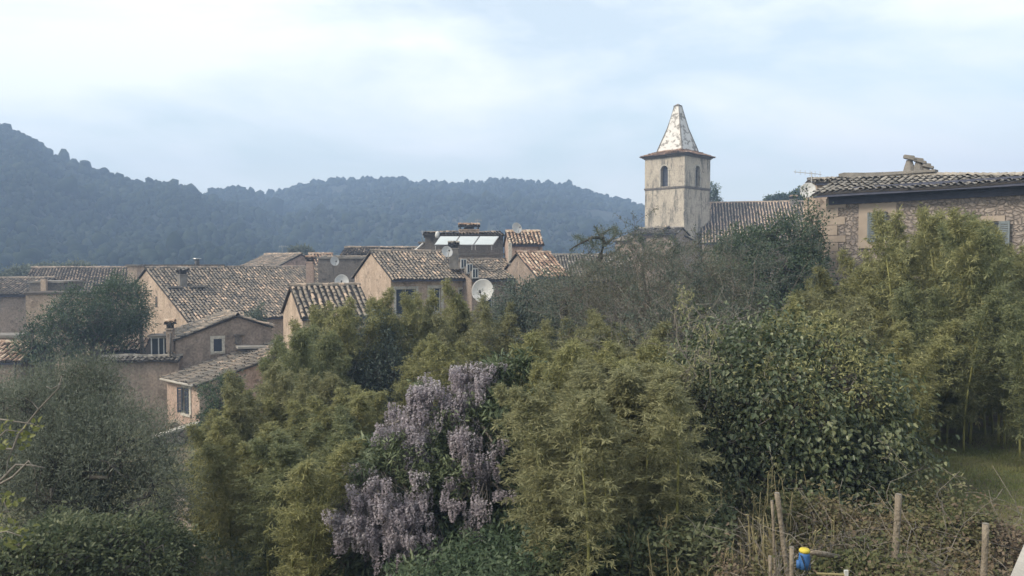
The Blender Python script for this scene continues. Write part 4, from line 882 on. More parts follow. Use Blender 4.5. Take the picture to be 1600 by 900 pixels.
def tree(name, label, cat, base, lobes, ncl, per, LL, LW, mt, cr=.22, droop=.3, trunk_r=.14, bark='bark', fold=False, shell=.55, nlimb=26, group=None, var=.15, spike=0, twigs=True, trunk_top=None, kind=None):
    """lobes: (px,py,rx_px,ry_px,D[,rdepth m]); leaves in clusters through the shell of each lobe"""
    Lb = []
    for l_ in lobes:
        c = P(l_[0], l_[1], l_[4]); rx, rz = l_[2]/F*l_[4], l_[3]/F*l_[4]; ry = l_[5] if len(l_) > 5 else (rx+rz)/2; Lb.append((c, V3(rx, ry, rz)))
    rt = empty(name, base, label, cat, group); wt = np.array([l_[1][0]*l_[1][2]+.05 for l_ in Lb]); wt /= wt.sum()
    idx = R.choice(len(Lb), ncl, p=wt); cc = np.array([Lb[i][0] for i in idx]); rr = np.array([Lb[i][1] for i in idx])
    d = rdir(ncl); rad_ = R.rand(ncl)**(1/3.)*(1-shell)+shell*R.uniform(.8, 1.06, ncl); rad_ = np.minimum(rad_, 1.08)
    lump = 1+.17*np.sin(d[:, 0]*5+idx)+.15*np.sin(d[:, 2]*6+d[:, 1]*4+idx*2)+.10*R.randn(ncl)
    K = cc+d*rr*(rad_*lump)[:, None]
    tone_c = .5+var*R.randn(ncl)
    Ki = np.repeat(np.arange(ncl), per); n = len(Ki); csz = np.repeat(R.uniform(.6, 1.5, ncl)*cr, per)
    out = unit(d*V3(1, 1, .8)+V3(0, 0, .25)); od = unit(out[Ki]+R.randn(n, 3)*.65); rl = R.rand(n)**.6
    C = K[Ki]+od*(csz*rl)[:, None]+R.randn(n, 3)*(csz*.25)[:, None]
    if spike: C = C+out[Ki]*(R.rand(n)*csz*spike)[:, None]
    A = unit(od*.9+R.randn(n, 3)*.5+V3(0, 0, -droop)); Nn = unit(np.cross(np.cross(A, unit(V3(0, 0, 1)+R.randn(n, 3)*.5)), A))
    mb = MB(); leaves_mb(mb, C, A, Nn, LL*R.uniform(.65, 1.25, n), LW*R.uniform(.7, 1.2, n), tone_c[Ki]+R.randn(n)*.13, fold)
    ob = mb.build('crown', M[mt], rt)
    # trunk and limbs
    base = V3(*base); tb = MB(); top = trunk_top if trunk_top is not None else np.mean([l_[0] for l_ in Lb], 0)-V3(0, 0, .3*Lb[0][1][2]); fork = base*.45+top*.55; fork[2] = base[2]+(top[2]-base[2])*.5
    mid = (base+fork)/2+V3(R.normal(0, .08), R.normal(0, .08), 0); tb.tube([base-V3(0, 0, .2), mid, fork, (fork+top)/2+R.randn(3)*.1, top], [trunk_r*1.25, trunk_r, trunk_r*.85, trunk_r*.55, trunk_r*.25], 8)
    sel = R.choice(ncl, min(nlimb, ncl), replace=False)
    for s_ in sel:
        st = fork+(top-fork)*R.rand(); e = K[s_]; m1 = st*.6+e*.4+V3(*R.randn(3))*np.linalg.norm(e-st)*.08; m2 = st*.25+e*.75+V3(*R.randn(3))*np.linalg.norm(e-st)*.07
        tb.tube([st, m1, m2, e], [trunk_r*.42, trunk_r*.28, trunk_r*.16, trunk_r*.05], 5)
    tr = tb.build('trunk', M[bark], rt)
    if twigs:
        nt_ = min(ncl, 700); s2 = R.choice(ncl, nt_, replace=False); near = K[sel][np.argmin(((K[s2][:, None]-K[sel][None])**2).sum(-1), 1)]
        q = MB(); m_ = (K[s2]+near)/2+R.randn(nt_, 3)*.06; segs_mb(q, near, m_, .012, .009); segs_mb(q, m_, K[s2], .009, .004); q.build('twigs', M[bark], tr)
    return rt
def gbase(px, D, py=None): x = (px-800)/F*D; return (x, D, float(gz(x, D)))

def branching(mb, p, d, ln, r, lev, st, wig=.35, up=.1, split=(2, 4), curl=0, minr=.004):
    segsA, segsB, ra, rb = mb; n = max(3, int(ln/.16)); pts = [p]
    for i in range(n):
        d = unit(d+st.randn(3)*wig*.45+V3(0, 0, up*.25)); q = p+d*ln/n; r2 = max(minr, r*(1-.5/n)); segsA.append(p); segsB.append(q); ra.append(r); rb.append(r2); p = q; r = r2; pts.append(p)
        if lev > 0 and i > 0 and st.rand() < .62:
            branching(mb, p, unit(d+st.randn(3)*.9), ln*st.uniform(.4, .7), max(minr, r*.5), lev-1, st, wig, up, split, curl, minr)
def bare_tree(label, base, dirs, bark, seed, name='bare_tree', cat='tree', group=None, lev=4, minr=.006, leaves=None, wig=.35, up=.1):
    st = np.random.RandomState(seed); rt = empty(name, base, label, cat, group); base = V3(*base); S1 = ([], [], [], [])
    for st_, d, ln, r in dirs: branching(S1, V3(*st_), unit(V3(*d)), ln, r, lev, st, wig, up, minr=minr)
    q = MB(); A, B = np.array(S1[0]), np.array(S1[1]); segs_mb(q, A, B, np.array(S1[2]), np.array(S1[3]), k=4); q.build('branches', M[bark], rt)
    if leaves:
        mt, cnt, l_, w_ = leaves; k = st.randint(0, len(A), cnt); C = B[k]+st.randn(cnt, 3)*.04; Ax = unit(st.randn(cnt, 3)+V3(0, 0, -.3)); Nn = unit(np.cross(np.cross(Ax, unit(V3(0, 0, 1)+st.randn(cnt, 3)*.6)), Ax))
        q = MB(); leaves_mb(q, C, Ax, Nn, l_*st.uniform(.6, 1.3, cnt), w_*st.uniform(.7, 1.2, cnt), .5+.2*st.randn(cnt), True); q.build('leaves', M[mt], rt)
    return rt

# --- far and middle trees
tree('evergreen_tree', 'broad dark evergreen in front of the church roof left of the stone house', 'tree', gbase(1215, 33), [(1205, 415, 75, 65, 33.5, 1.6), (1160, 392, 38, 36, 33, 1.3), (1235, 372, 40, 36, 33, 1.2), (1145, 440, 45, 60, 33, 1.2), (1263, 378, 17, 64, 32.6, .9), (1255, 420, 22, 70, 32.6, .9), (1262, 430, 24, 60, 32.6, 1.0), (1200, 450, 90, 60, 32, 1.3)], 1300, 34, .13, .055, 'dark_leaf', cr=.32, shell=.6, trunk_r=.2)
tree('evergreen_tree', 'round dark evergreen between the far left houses and the ochre gable wall', 'tree', gbase(165, 43), [(168, 490, 56, 45, 43, 2.0), (120, 505, 42, 40, 42, 1.8), (195, 480, 30, 45, 42.5, 1.5), (75, 530, 45, 35, 41, 1.5)], 800, 34, .16, .06, 'dark_leaf', cr=.38, shell=.6, trunk_r=.22)
tree('cypress', 'small dark cypress tip beside the bell tower above the church roof', 'tree', gbase(1113, 115), [(1113, 300, 5, 16, 115), (1113, 320, 7, 18, 115)], 90, 30, .35, .12, 'dark_leaf', cr=.4, spike=.5, trunk_r=.2)
tree('hill_tree', 'dark tree clump behind the church ridge near the aerial', 'tree', gbase(1230, 130), [(1226, 311, 16, 4, 130), (1246, 307, 9, 6, 130), (1206, 314, 10, 3, 130)], 260, 26, .4, .2, 'dark_leaf', cr=.45, trunk_r=.3, twigs=False)
for i, (x, y, rx, ry, d, lab, mt) in enumerate(((35, 435, 28, 14, 95, 'olive brown tree behind the far left roofs', 'olive'), (72, 428, 20, 9, 110, 'dull olive tree between the far left roofs and the slope', 'olive'), (395, 520, 22, 32, 45, 'small dark yucca-like bush in front of the huge roof', 'greygreen'), (470, 398, 12, 4, 120, 'pale bushy tree behind the white capped chimneys', 'olive'), (120, 425, 26, 7, 100, 'low brownish tree line bush behind the pinkish roof', 'olive'))):
    tree('distant_tree', lab, 'tree', gbase(x, d), [(x, y, rx, ry, d)], 160, 26, .010*d*.45, .004*d*.45, mt, cr=.006*d, trunk_r=.1, twigs=False)
tree('conifer_shrub', 'small very dark shrub at the corner of the house above the stone wall', 'shrub', gbase(340, 33), [(345, 620, 24, 30, 33), (328, 655, 16, 18, 32.5), (360, 600, 14, 14, 33)], 260, 26, .11, .045, 'dark_leaf', cr=.22, trunk_r=.08)
# dead palm-like fan by the ochre gable
t = empty('palm_stump', P(220, 560, 44), 'grey withered palm with a fan of dead fronds by the ochre gable', 'palm'); q = MB(); q.tube([P(221, 570, 44), P(222, 535, 44), P(220, 508, 44)], [.11, .10, .07], 7); q.build('trunk', M['bark_pale'], t); q = MB()
for (x, y) in ((201, 497), (203, 502), (206, 508), (204, 493), (214, 512), (212, 498), (228, 498), (224, 493)):
    a, b_ = P(219, 507, 44), P(x, y, 43.7); q.tube([a, (a+b_)/2+V3(0, 0, .07), b_], [.035, .05, .01], 4)
q.build('frond', M['pale_stone'], t)
# --- midground trees between village and bamboo
tree('grey_green_tree', 'grey green bushy tree behind the bamboo left of the wisteria', 'tree', gbase(560, 24), [(575, 560, 60, 60, 24), (520, 590, 45, 55, 23.5), (610, 600, 40, 50, 23.5), (560, 640, 60, 60, 23)], 900, 30, .11, .035, 'greygreen', cr=.30, trunk_r=.13)
tree('grey_green_tree', 'dusky grey green tree between the bamboo and the orange tiled roof', 'tree', gbase(840, 27), [(840, 480, 58, 45, 27), (870, 520, 50, 60, 26), (805, 520, 40, 55, 26.5)], 900, 30, .12, .04, 'greygreen', cr=.30, trunk_r=.13)
# gnarled conifer
def conifer():
    D = 24; rt = empty('gnarled_conifer', gbase(900, D), 'gnarled half bare conifer reaching over the grey-green tiled house left of the tower', 'tree'); q = MB()
    base = V3(*gbase(905, D)); seq = [([base, P(890, 560, D), P(880, 478, D), P(903, 447, D), P(925, 425, D), P(938, 402, D), P(944, 380, D), P(940, 366, D)], .15, .045)]
    br = [([(944, 384), (958, 372), (963, 362), (961, 353)], .05), ([(942, 372), (925, 371), (912, 378), (900, 384), (890, 391)], .05), ([(940, 366), (952, 359), (964, 356)], .035), ([(937, 370), (932, 357), (928, 353)], .03), ([(924, 374), (927, 385), (922, 393), (918, 398)], .03),
          ([(903, 447), (893, 438), (890, 420), (905, 408)], .05), ([(925, 425), (945, 415), (968, 402), (985, 400)], .05), ([(905, 447), (935, 450), (960, 445), (985, 460)], .05), ([(938, 402), (960, 395), (975, 380)], .035), ([(912, 378), (905, 371), (898, 368)], .02), ([(880, 478), (860, 470), (845, 462)], .04), ([(890, 500), (920, 480), (950, 478)], .05)]
    q.tube(seq[0][0], np.linspace(.16, .05, 8), 7)
    for pts, r_ in br:
        dd = D+np.cumsum(R.normal(0, .12, len(pts))); q.tube([P(x, y, d_) for (x, y), d_ in zip(pts, dd)], np.linspace(r_, .012, len(pts)), 5)
    tr = q.build('trunk', M['bark_dark'], rt)
    mb = MB(); Cs = []
    for pts, r_ in br:
        for (x0, y0), (x1, y1) in zip(pts[:-1], pts[1:]):
            k = int(60*math.hypot(x1-x0, y1-y0)/14); tt = R.rand(k); Cs.append(np.array([P(x0+(x1-x0)*a+R.normal(0, 1.6), y0+(y1-y0)*a+R.normal(1.5, 2.0), D+R.normal(0, .16)) for a in tt]))
    for (x, y, rx, ry, k) in ((925, 415, 22, 8, 1300), (955, 425, 30, 12, 2200), (910, 440, 18, 9, 1000), (975, 440, 22, 18, 2200), (930, 380, 14, 4, 300), (960, 362, 5, 9, 260), (945, 460, 35, 14, 2400), (905, 372, 12, 4, 260)):
        Cs.append(np.array([P(x+R.normal(0, rx*.5), y+R.normal(0, ry*.5), D+R.normal(0, .4)) for _ in range(k//2)]))
    C = np.concatenate(Cs); n = len(C); A = unit(R.randn(n, 3)+V3(0, 0, .3)); leaves_mb(mb, C, A, unit(np.cross(A, rdir(n))), R.uniform(.08, .17, n), .016, .5+.2*R.randn(n)); mb.build('needles', M['greygreen'], rt)
conifer()
# --- bamboo groves
BL = 'bamboo left of the wisteria'
for a in [('slender golden bamboo standing at the left end of the grove by the path', 322, 668, 18.5, 16, 5, 'bamboo'),
          ('tall yellow green bamboo with bare lower culms beside the sandy path', 358, 665, 17.0, 30, 7, 'bamboo'),
          ('yellow green bamboo leaning over the stone garden wall', 400, 628, 18, 42, 9, 'bamboo'),
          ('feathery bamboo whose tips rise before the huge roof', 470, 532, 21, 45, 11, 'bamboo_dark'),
          ('dense olive green bamboo under the huge roof at mid height', 445, 592, 18, 50, 10, 'bamboo_dry'),
          ('bamboo tips standing before the small gabled house', 520, 492, 24, 48, 11, 'bamboo'),
          ('bamboo plume just left of the central house wall', 590, 478, 26, 38, 8, 'bamboo'),
          ('tallest pale bamboo spires in front of the central house windows', 705, 462, 27, 32, 8, 'bamboo'),
          ('bamboo between the central windows and the big dish', 650, 485, 26, 32, 7, 'bamboo'),
          ('yellowish bamboo below the biggest satellite dish', 770, 492, 25, 42, 9, 'bamboo_dry'),
          ('leafy bamboo low behind the top of the wisteria', 690, 545, 21, 60, 9, 'bamboo'),
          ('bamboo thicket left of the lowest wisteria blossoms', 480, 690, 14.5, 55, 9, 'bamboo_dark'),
          ('greenish bamboo above the lower blossoms of the wisteria', 540, 640, 16.5, 50, 8, 'bamboo'),
          ('dusty bamboo in the middle left foreground', 420, 720, 15, 45, 8, 'bamboo'),
          ('small bright yellow green bamboo shoot beside the blossoms', 470, 760, 13, 22, 4, 'bamboo')]:
    bamboo(*a, group='bamboo clumps left of and behind the wisteria')
for a in [('tall pale bamboo right beside the loquat crown', 880, 540, 14, 45, 10, 'bamboo'),
          ('olive bamboo column in the centre below the twiggy tree', 950, 610, 13, 60, 12, 'bamboo_dry'),
          ('yellowish bamboo behind the centre bamboo column', 930, 510, 17, 65, 12, 'bamboo_dry'),
          ('low shaded bamboo in the centre foreground', 1010, 720, 11.3, 50, 8, 'bamboo_dry'),
          ('low olive bamboo at the bottom edge right of the blossoms', 890, 760, 10.8, 60, 8, 'bamboo_dry')]:
    bamboo(*a, group='bamboo clumps right of the wisteria')
for a in [('bamboo tips crossing the corner of the stone house', 1308, 432, 21, 40, 10, 'bamboo'),
          ('bamboo spire reaching the eave of the stone house right of its window', 1403, 345, 20, 5, 2, 'bamboo'),
          ('bamboo below the stone house window', 1374, 402, 20.5, 42, 10, 'bamboo'),
          ('tall bamboo overlapping the eave of the stone house', 1500, 330, 18.5, 24, 4, 'bamboo'),
          ('bamboo in front of the second green shutter', 1545, 350, 18, 30, 5, 'bamboo_dark'),
          ('bamboo at the right frame edge before the stone wall', 1600, 470, 17, 35, 6, 'bamboo_dark'),
          ('yellow bamboo drooping between the broadleaf tree and the stone house', 1320, 480, 17.5, 50, 8, 'bamboo_dry'),
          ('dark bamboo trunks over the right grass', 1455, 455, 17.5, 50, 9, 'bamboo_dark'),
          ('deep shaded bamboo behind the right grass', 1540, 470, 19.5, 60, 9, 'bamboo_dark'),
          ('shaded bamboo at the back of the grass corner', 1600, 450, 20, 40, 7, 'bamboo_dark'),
          ('lower yellow green bamboo fan right of the broadleaf tree', 1400, 520, 15.8, 40, 6, 'bamboo'),
          ('thin pale bamboo rising just left of the broadleaf tree', 1030, 640, 12.6, 35, 6, 'bamboo'),
          ('yellow bamboo tuft behind the top of the broadleaf tree', 1225, 490, 15.5, 50, 7, 'bamboo'),
          ('bamboo plumes hiding the middle of the stone wall', 1462, 352, 22, 38, 7, 'bamboo'),
          ('bamboo plumes hiding the wall left of the second green shutter', 1515, 370, 21, 45, 9, 'bamboo_dry'),
          ('bamboo plumes leaning from the right edge over the wall', 1590, 370, 19.5, 30, 5, 'bamboo'),
          ('dim bamboo edging the field beside the dark gap', 1640, 480, 15.5, 30, 6, 'bamboo_dark')]:
    bamboo(*a, group='bamboo clumps in front of the stone house')
# --- olive tree, left foreground
tree('olive_tree', 'large grey green olive tree filling the left foreground', 'tree', gbase(90, 13.5), [(60, 672, 105, 80, 13.5), (135, 640, 48, 46, 14), (180, 700, 55, 72, 13.5), (30, 760, 100, 90, 13), (150, 760, 110, 100, 12.6), (222, 800, 42, 70, 13.4), (110, 610, 36, 26, 14.2), (20, 645, 60, 32, 14), (150, 590, 14, 16, 14.2)], 4800, 34, .062, .013, 'olive', cr=.21, spike=1.1, shell=.5, trunk_r=.17, nlimb=46, droop=-.1, bark='bark_dark')
tree('undergrowth_bush', 'leafy green bramble bush under the olive tree at the bottom left', 'bush', gbase(150, 10.5), [(60, 880, 90, 45, 10), (170, 880, 90, 50, 10.5), (250, 880, 50, 55, 11.5), (110, 850, 60, 30, 10.8)], 1100, 22, .07, .032, 'ivy', cr=.16, fold=True, trunk_r=.04, droop=.1)
# --- broadleaf tree
tree('broadleaf_tree', 'dark broad leaved tree with drooping round leaves in the right centre', 'tree', gbase(1210, 12.8), [(1180, 545, 36, 34, 13.6), (1225, 560, 30, 30, 13.0), (1110, 590, 45, 55, 13), (1160, 620, 60, 50, 12.4), (1255, 585, 45, 45, 13), (1310, 600, 40, 50, 12.8), (1235, 660, 70, 50, 12.0), (1350, 650, 45, 60, 12.4), (1090, 680, 45, 60, 12.4), (1150, 720, 60, 60, 12.0), (1290, 720, 70, 60, 11.9), (1370, 720, 38, 55, 12.2), (1220, 760, 60, 50, 11.8), (1060, 750, 35, 50, 12.0), (1330, 790, 50, 40, 11.8), (1120, 790, 50, 30, 11.9)], 1250, 22, .088, .052, 'broad', cr=.26, fold=True, droop=.9, shell=.1, trunk_r=.13, nlimb=90, var=.25, spike=1.2)
tree('young_tree', 'thin young tree with yellow green leaves growing through the broadleaf tree', 'tree', gbase(1280, 12.2), [(1225, 600, 28, 30, 12.2), (1255, 650, 26, 34, 11.9), (1310, 590, 34, 26, 12.3), (1345, 620, 25, 30, 12.0), (1290, 545, 24, 20, 12.8)], 260, 16, .07, .026, 'bamboo', cr=.24, fold=True, droop=.3, shell=.1, trunk_r=.04, nlimb=26, spike=.8)
tree('shrub', 'pale olive shrub with fine leaves at the left flank of the broadleaf tree', 'shrub', gbase(1080, 11.8), [(1060, 700, 36, 60, 12.0), (1100, 640, 40, 40, 12.2), (1085, 780, 50, 50, 11.6), (1160, 800, 50, 36, 11.3)], 620, 20, .055, .02, 'bamboo_dry', cr=.22, droop=.2, shell=.2, trunk_r=.04, nlimb=26, spike=.9)
# --- twiggy tree
def twiggy(label, px, D, spec, bark, seed, leaves, minr=.004, trunk=True):
    b = gbase(px, D); dirs = [((b[0], D, b[2]), (0, 0, 1), 2.6, .06)] if trunk else []
    return bare_tree(label, b, dirs+[(P(x, y, D+dz), (vx, vy, vz), l_, r_) for x, y, dz, vx, vy, vz, l_, r_ in spec], bark, seed, lev=4, leaves=leaves, minr=minr, wig=.42)
twiggy('tangled leafless tree with fine grey twigs below the bell tower', 1070, 15, [(1070, 600, 0, .1, 0, 1, 1.5, 0.022), (1060, 610, 0, -.9, .1, .6, 1.5, 0.019), (1080, 600, .2, .7, .2, .8, 1.4, 0.019), (1055, 640, 0, -1, -.1, .3, 1.4, 0.017), (1065, 560, 0, -.5, .3, 1, 1.1, 0.014), (1075, 560, 0, .8, -.1, .6, 1.1, 0.014), (1040, 590, 0, -1, .4, .7, 1.3, 0.015), (1065, 620, 0, -.4, -.3, .9, 1.5, 0.017), (1080, 660, 0, .6, -.5, .2, 1.3, 0.015), (1050, 680, 0, -.7, -.5, .2, 1.3, 0.015), (1075, 520, 0, .2, .3, .8, .8, 0.011)], 'bark_pale', 4, ('olive', 9000, .06, 0.014))
twiggy('finer leafless tree left of the tangled one under the gnarled conifer', 960, 18, [(975, 552, 0, .1, 0, 1, 1.9, 0.022), (960, 572, 0, -.8, 0, .7, 1.7, 0.019), (985, 562, 0, .8, 0, .8, 1.8, 0.019), (990, 592, 0, 1, 0, .4, 1.6, 0.019), (970, 532, 0, -.4, 0, .9, 1.6, 0.019), (1010, 532, 0, .3, 0, 1, 1.5, 0.019), (1030, 512, 0, .5, .2, .8, 1.3, 0.015), (930, 572, 0, -.3, 0, .8, 1.5, 0.015)], 'bark', 9, ('greygreen', 16000, .07, 0.016))
twiggy('leafless twigs rising left of the dark evergreen below the church', 1150, 20, [(1140, 487, 0, .1, 0, 1, 1.6, 0.019), (1110, 497, 0, -.6, 0, .8, 1.6, 0.019), (1170, 487, 0, .4, 0, .9, 1.5, 0.019), (1090, 467, 0, -.3, 0, .8, 1.5, 0.019), (1060, 457, 0, .1, 0, 1, 1.4, 0.019), (1230, 477, 0, .2, 0, .8, 1.2, 0.015), (1200, 497, 0, -.3, 0, .8, 1.5, 0.015)], 'bark', 19, ('greygreen', 15000, .07, 0.016))
tree('thicket', 'wide dull brown-green thicket of fine twigs below the bell tower', 'thicket', gbase(1000, 22), [(900, 470, 50, 40, 22), (960, 450, 50, 42, 22.5), (1020, 440, 50, 45, 22.5), (1080, 430, 45, 45, 23), (1120, 460, 45, 50, 22), (1000, 500, 90, 50, 21), (1090, 520, 80, 50, 20.5), (1150, 530, 50, 40, 20.5)], 2500, 30, .065, .017, 'drab', cr=.26, shell=.3, spike=1.3, droop=0, trunk_r=.10, nlimb=60, bark='bark')
twiggy('crooked bare stems crossing in front of the left side of the broadleaf tree', 1100, 11.9, [(1085, 680, 0, -.2, 0, 1, 1.2, .014), (1100, 640, 0, .3, 0, .9, 1.1, .013), (1075, 720, 0, -.8, 0, .5, 1.0, .013), (1110, 700, 0, .9, 0, .3, 1.0, .012), (1090, 590, 0, -.3, 0, .8, 1.0, .012), (1130, 760, 0, .3, -.2, .9, .9, .012), (1240, 780, 0, -.3, -.2, .8, .9, .010), (1330, 760, 0, .4, -.2, .8, .9, .010), (1380, 770, 0, .6, -.2, .6, .8, .010)], 'bark_pale', 33, ('bamboo_dry', 1800, .06, .02), minr=.0035, trunk=False)
# --- wisteria and loquat
tree('loquat_tree', 'dark tree with long leathery leaves rising right of the wisteria blossoms', 'tree', gbase(800, 13.3), [(800, 610, 45, 50, 13.4), (770, 680, 65, 75, 13.2), (810, 740, 35, 90, 13.2), (720, 760, 90, 90, 13.3), (640, 800, 90, 100, 13.3), (760, 850, 80, 80, 13.0), (600, 860, 80, 60, 13.0), (800, 850, 55, 70, 12.4), (760, 900, 70, 40, 11.6), (700, 915, 90, 30, 11.4)], 1900, 16, .17, .042, 'loquat', cr=.15, fold=True, droop=.45, shell=.5, trunk_r=.10, nlimb=34)
def wisteria():
    D = 12.4; rt = empty('wisteria', gbase(690, D), 'wisteria with hanging pale lilac blossoms climbing over the dark tree', 'wisteria', None)
    strokes = [(745, 572, 30, 12, 26, 13.2), (705, 600, 45, 22, 44, 13.0), (680, 625, 45, 25, 44, 12.8), (742, 610, 22, 18, 22, 13.0), (640, 640, 22, 18, 22, 12.8), (625, 668, 32, 16, 26, 12.6), (640, 695, 28, 20, 24, 12.5), (596, 672, 10, 8, 5, 12.5), (720, 690, 32, 22, 26, 12.5), (745, 715, 26, 20, 18, 12.4), (762, 735, 14, 14, 8, 12.4), (558, 725, 10, 7, 6, 12.4), (575, 765, 24, 28, 34, 12.2), (560, 800, 36, 28, 42, 12.1), (585, 830, 34, 28, 38, 12.0), (545, 800, 20, 20, 14, 12.0), (635, 775, 28, 18, 26, 12.3), (640, 800, 32, 22, 28, 12.2), (650, 850, 26, 26, 26, 12.1), (675, 875, 28, 18, 18, 12.0), (740, 800, 12, 26, 10, 12.2), (742, 830, 10, 16, 6, 12.2), (700, 785, 14, 20, 6, 12.2), (765, 775, 10, 16, 5, 12.2), (775, 700, 8, 12, 4, 12.5), (690, 730, 40, 25, 7, 12.2), (530, 830, 8, 20, 6, 12), (610, 770, 20, 30, 6, 12.0), (625, 850, 30, 30, 8, 11.9), (705, 640, 30, 14, 14, 12.9), (600, 880, 18, 14, 7, 12.0), (690, 890, 24, 10, 10, 12)]
    Cs, As, Tn, heads = [], [], [], []
    for x, y, rx, ry, n, d in strokes:
        d = d-(.35 if y > 740 else .15)
        for gi in range(int(n*(1.0 if y > 740 else 1.2))):
            if gi % 4 == 0: a = R.uniform(0, 2*math.pi); q = math.sqrt(R.rand()); gx_, gy_ = x+rx*1.15*q*math.cos(a), y+ry*1.15*q*math.sin(a)-8
            p = P(gx_+R.normal(0, 8), gy_+abs(R.normal(0, 9)), d+R.normal(0, .12)) if True else P(x+rx*1.12*q*math.cos(a), y+ry*1.15*q*math.sin(a)-8, d+R.normal(0, .16)); ln = R.uniform(.15, .33); m_ = 130; heads.append(p)
            t_ = R.rand(m_); w_ = .046*np.sqrt(np.clip(1-t_, 0, 1))*(.55+.45*np.minimum(1, t_*6))+.006; an = R.uniform(0, 6.28, m_); bend = R.randn(2)*.03
            C = p+np.stack([np.cos(an)*w_+bend[0]*t_**2, np.sin(an)*w_+bend[1]*t_**2, -t_*ln], 1); A = unit(np.stack([np.cos(an), np.sin(an), -.5+R.randn(m_)*.4], 1)); Cs.append(C); As.append(A); Tn.append(.5+R.normal(0, .14)+.12*R.randn(m_)+.16*(.5-t_))
    C = np.concatenate(Cs); A = np.concatenate(As); n = len(C); mb = MB(); leaves_mb(mb, C, A, unit(np.cross(A, rdir(n))), R.uniform(.024, .040, n), R.uniform(.020, .032, n), np.concatenate(Tn)); mb.build('blossom', M['wist'], rt)
    Hd = np.array(heads); q = MB(); base = V3(*gbase(720, 12.9))
    vines = [[base, P(715, 820, 12.9), P(722, 700, 12.8), P(716, 640, 12.9), P(730, 590, 13.1)], [P(722, 700, 12.8), P(690, 660, 12.7), P(640, 650, 12.7), P(600, 668, 12.5)], [P(715, 800, 12.8), P(660, 780, 12.5), P(600, 740, 12.3), P(565, 760, 12.1)], [P(716, 660, 12.7), P(745, 652, 12.7), P(770, 690, 12.5), P(765, 760, 12.3)], [P(720, 640, 12.75), P(724, 668, 12.6), P(738, 690, 12.5)]]
    for v in vines: q.tube(v, np.linspace(.045, .014, len(v)), 6)
    q.build('vine_stem', M['bark_pale'], rt)
    q = MB(); al = np.concatenate([np.array(v) for v in vines]); near = al[np.argmin(((Hd[:, None]-al[None])**2).sum(-1), 1)]; mid = (near+Hd)/2+V3(0, 0, .08)+R.randn(len(Hd), 3)*.05; segs_mb(q, near, mid, .006, .004); segs_mb(q, mid, Hd, .004, .003); q.build('tendrils', M['bark'], rt)
    K = [(620, 700, 30, 16, 60, 12.3), (690, 740, 35, 25, 70, 12.2), (640, 740, 30, 20, 40, 12.2), (715, 765, 25, 14, 30, 12.2), (590, 720, 20, 14, 24, 12.2), (745, 640, 20, 18, 30, 12.7), (660, 605, 20, 10, 12, 12.9), (690, 655, 30, 14, 26, 12.6), (560, 745, 20, 16, 20, 12.1)]
    cs = np.concatenate([np.array([P(x+R.normal(0, rx*.6), y+R.normal(0, ry*.6), d+R.normal(0, .1)) for _ in range(k)]) for x, y, rx, ry, k, d in K]); per = 12; Ki = np.repeat(np.arange(len(cs)), per); n = len(Ki)
    A = unit(R.randn(n, 3)*V3(1, 1, .5)+V3(0, 0, -.35)); Cc = cs[Ki]+R.randn(n, 3)*.05; Nn = unit(np.cross(np.cross(A, unit(V3(0, 0, 1)+R.randn(n, 3)*.4)), A)); mb = MB(); leaves_mb(mb, Cc, A, Nn, R.uniform(.07, .13, n), R.uniform(.022, .034, n), .8+.18*R.randn(n), True); mb.build('foliage', M['loquat'], rt)
wisteria()

# ------------------------------------------------------------------ ground cover
def scatter(name, label, n, pxr, Dr, hfun, L_, W_, mt, upw=1.0, fold=False, kind='stuff', cat=None, wx=None):
    D = R.uniform(Dr[0], Dr[1], n); px = R.uniform(pxr[0], pxr[1], n); x = (px-800)/F*D; z = gz(x, D)+hfun(n, x, D)
    A = unit(R.randn(n, 3)*V3(1, 1, .6)+V3(0, 0, upw)); Nn = unit(np.cross(np.cross(A, unit(V3(0, -.3, 1)+R.randn(n, 3)*.5)), A)); mb = MB()
    pt_ = .5+.15*np.sin(x*2.1+D)+.15*np.sin(D*3.3-x*1.7)+.14*R.randn(n)
    leaves_mb(mb, np.stack([x, D, z], 1), A, Nn, L_*R.uniform(.5, 1.4, n), W_*R.uniform(.6, 1.3, n), pt_, fold); o = mb.build(name, M[mt]); tag(o, label, cat or name, kind=kind); return o
flat = lambda n, x, D: R.uniform(-.01, .02, n)
scatter('grass', 'short dull green grass on the field at the right', 90000, (1330, 1900), (9.5, 17.5), flat, .07, .010, 'grass', 1.2)
scatter('grass', 'bright rough grass by the sandy path', 26000, (240, 360), (17, 30), flat, .14, .02, 'grass', 1.4)
scatter('undergrowth', 'mixed leafy undergrowth under the bamboo', 42000, (250, 1420), (12.8, 21), lambda n, x, D: R.rand(n)**1.5*.55, .11, .045, 'ivy', .4)
scatter('undergrowth', 'low leafy cover at the bottom edge in the centre', 20000, (850, 1150), (9.3, 12), lambda n, x, D: R.rand(n)**1.3*.7, .09, .04, 'ivy', .4)
scatter('undergrowth', 'dark leafy cover at the foot of the wisteria', 12000, (600, 900), (9.6, 12.4), lambda n, x, D: R.rand(n)**1.3*.5, .09, .035, 'dark_leaf', .4)
mound = lambda n, x, D: (.10+.5*np.abs(np.sin(x*1.7+1)*np.sin(D*1.7+x*.6)))*R.rand(n)**.7+(R.rand(n) < .04)*R.rand(n)*.4
scatter('bramble', 'withered reddish brown bramble heap along the posts', 34000, (1120, 1700), (7.6, 10.6), mound, .055, .030, 'dryleaf', .1, True)
scatter('bramble', 'green bramble leaves creeping over the field edge', 42000, (1180, 1560), (8.2, 11.6), lambda n, x, D: mound(n, x, D)+.06, .06, .034, 'bramble', .2, True)
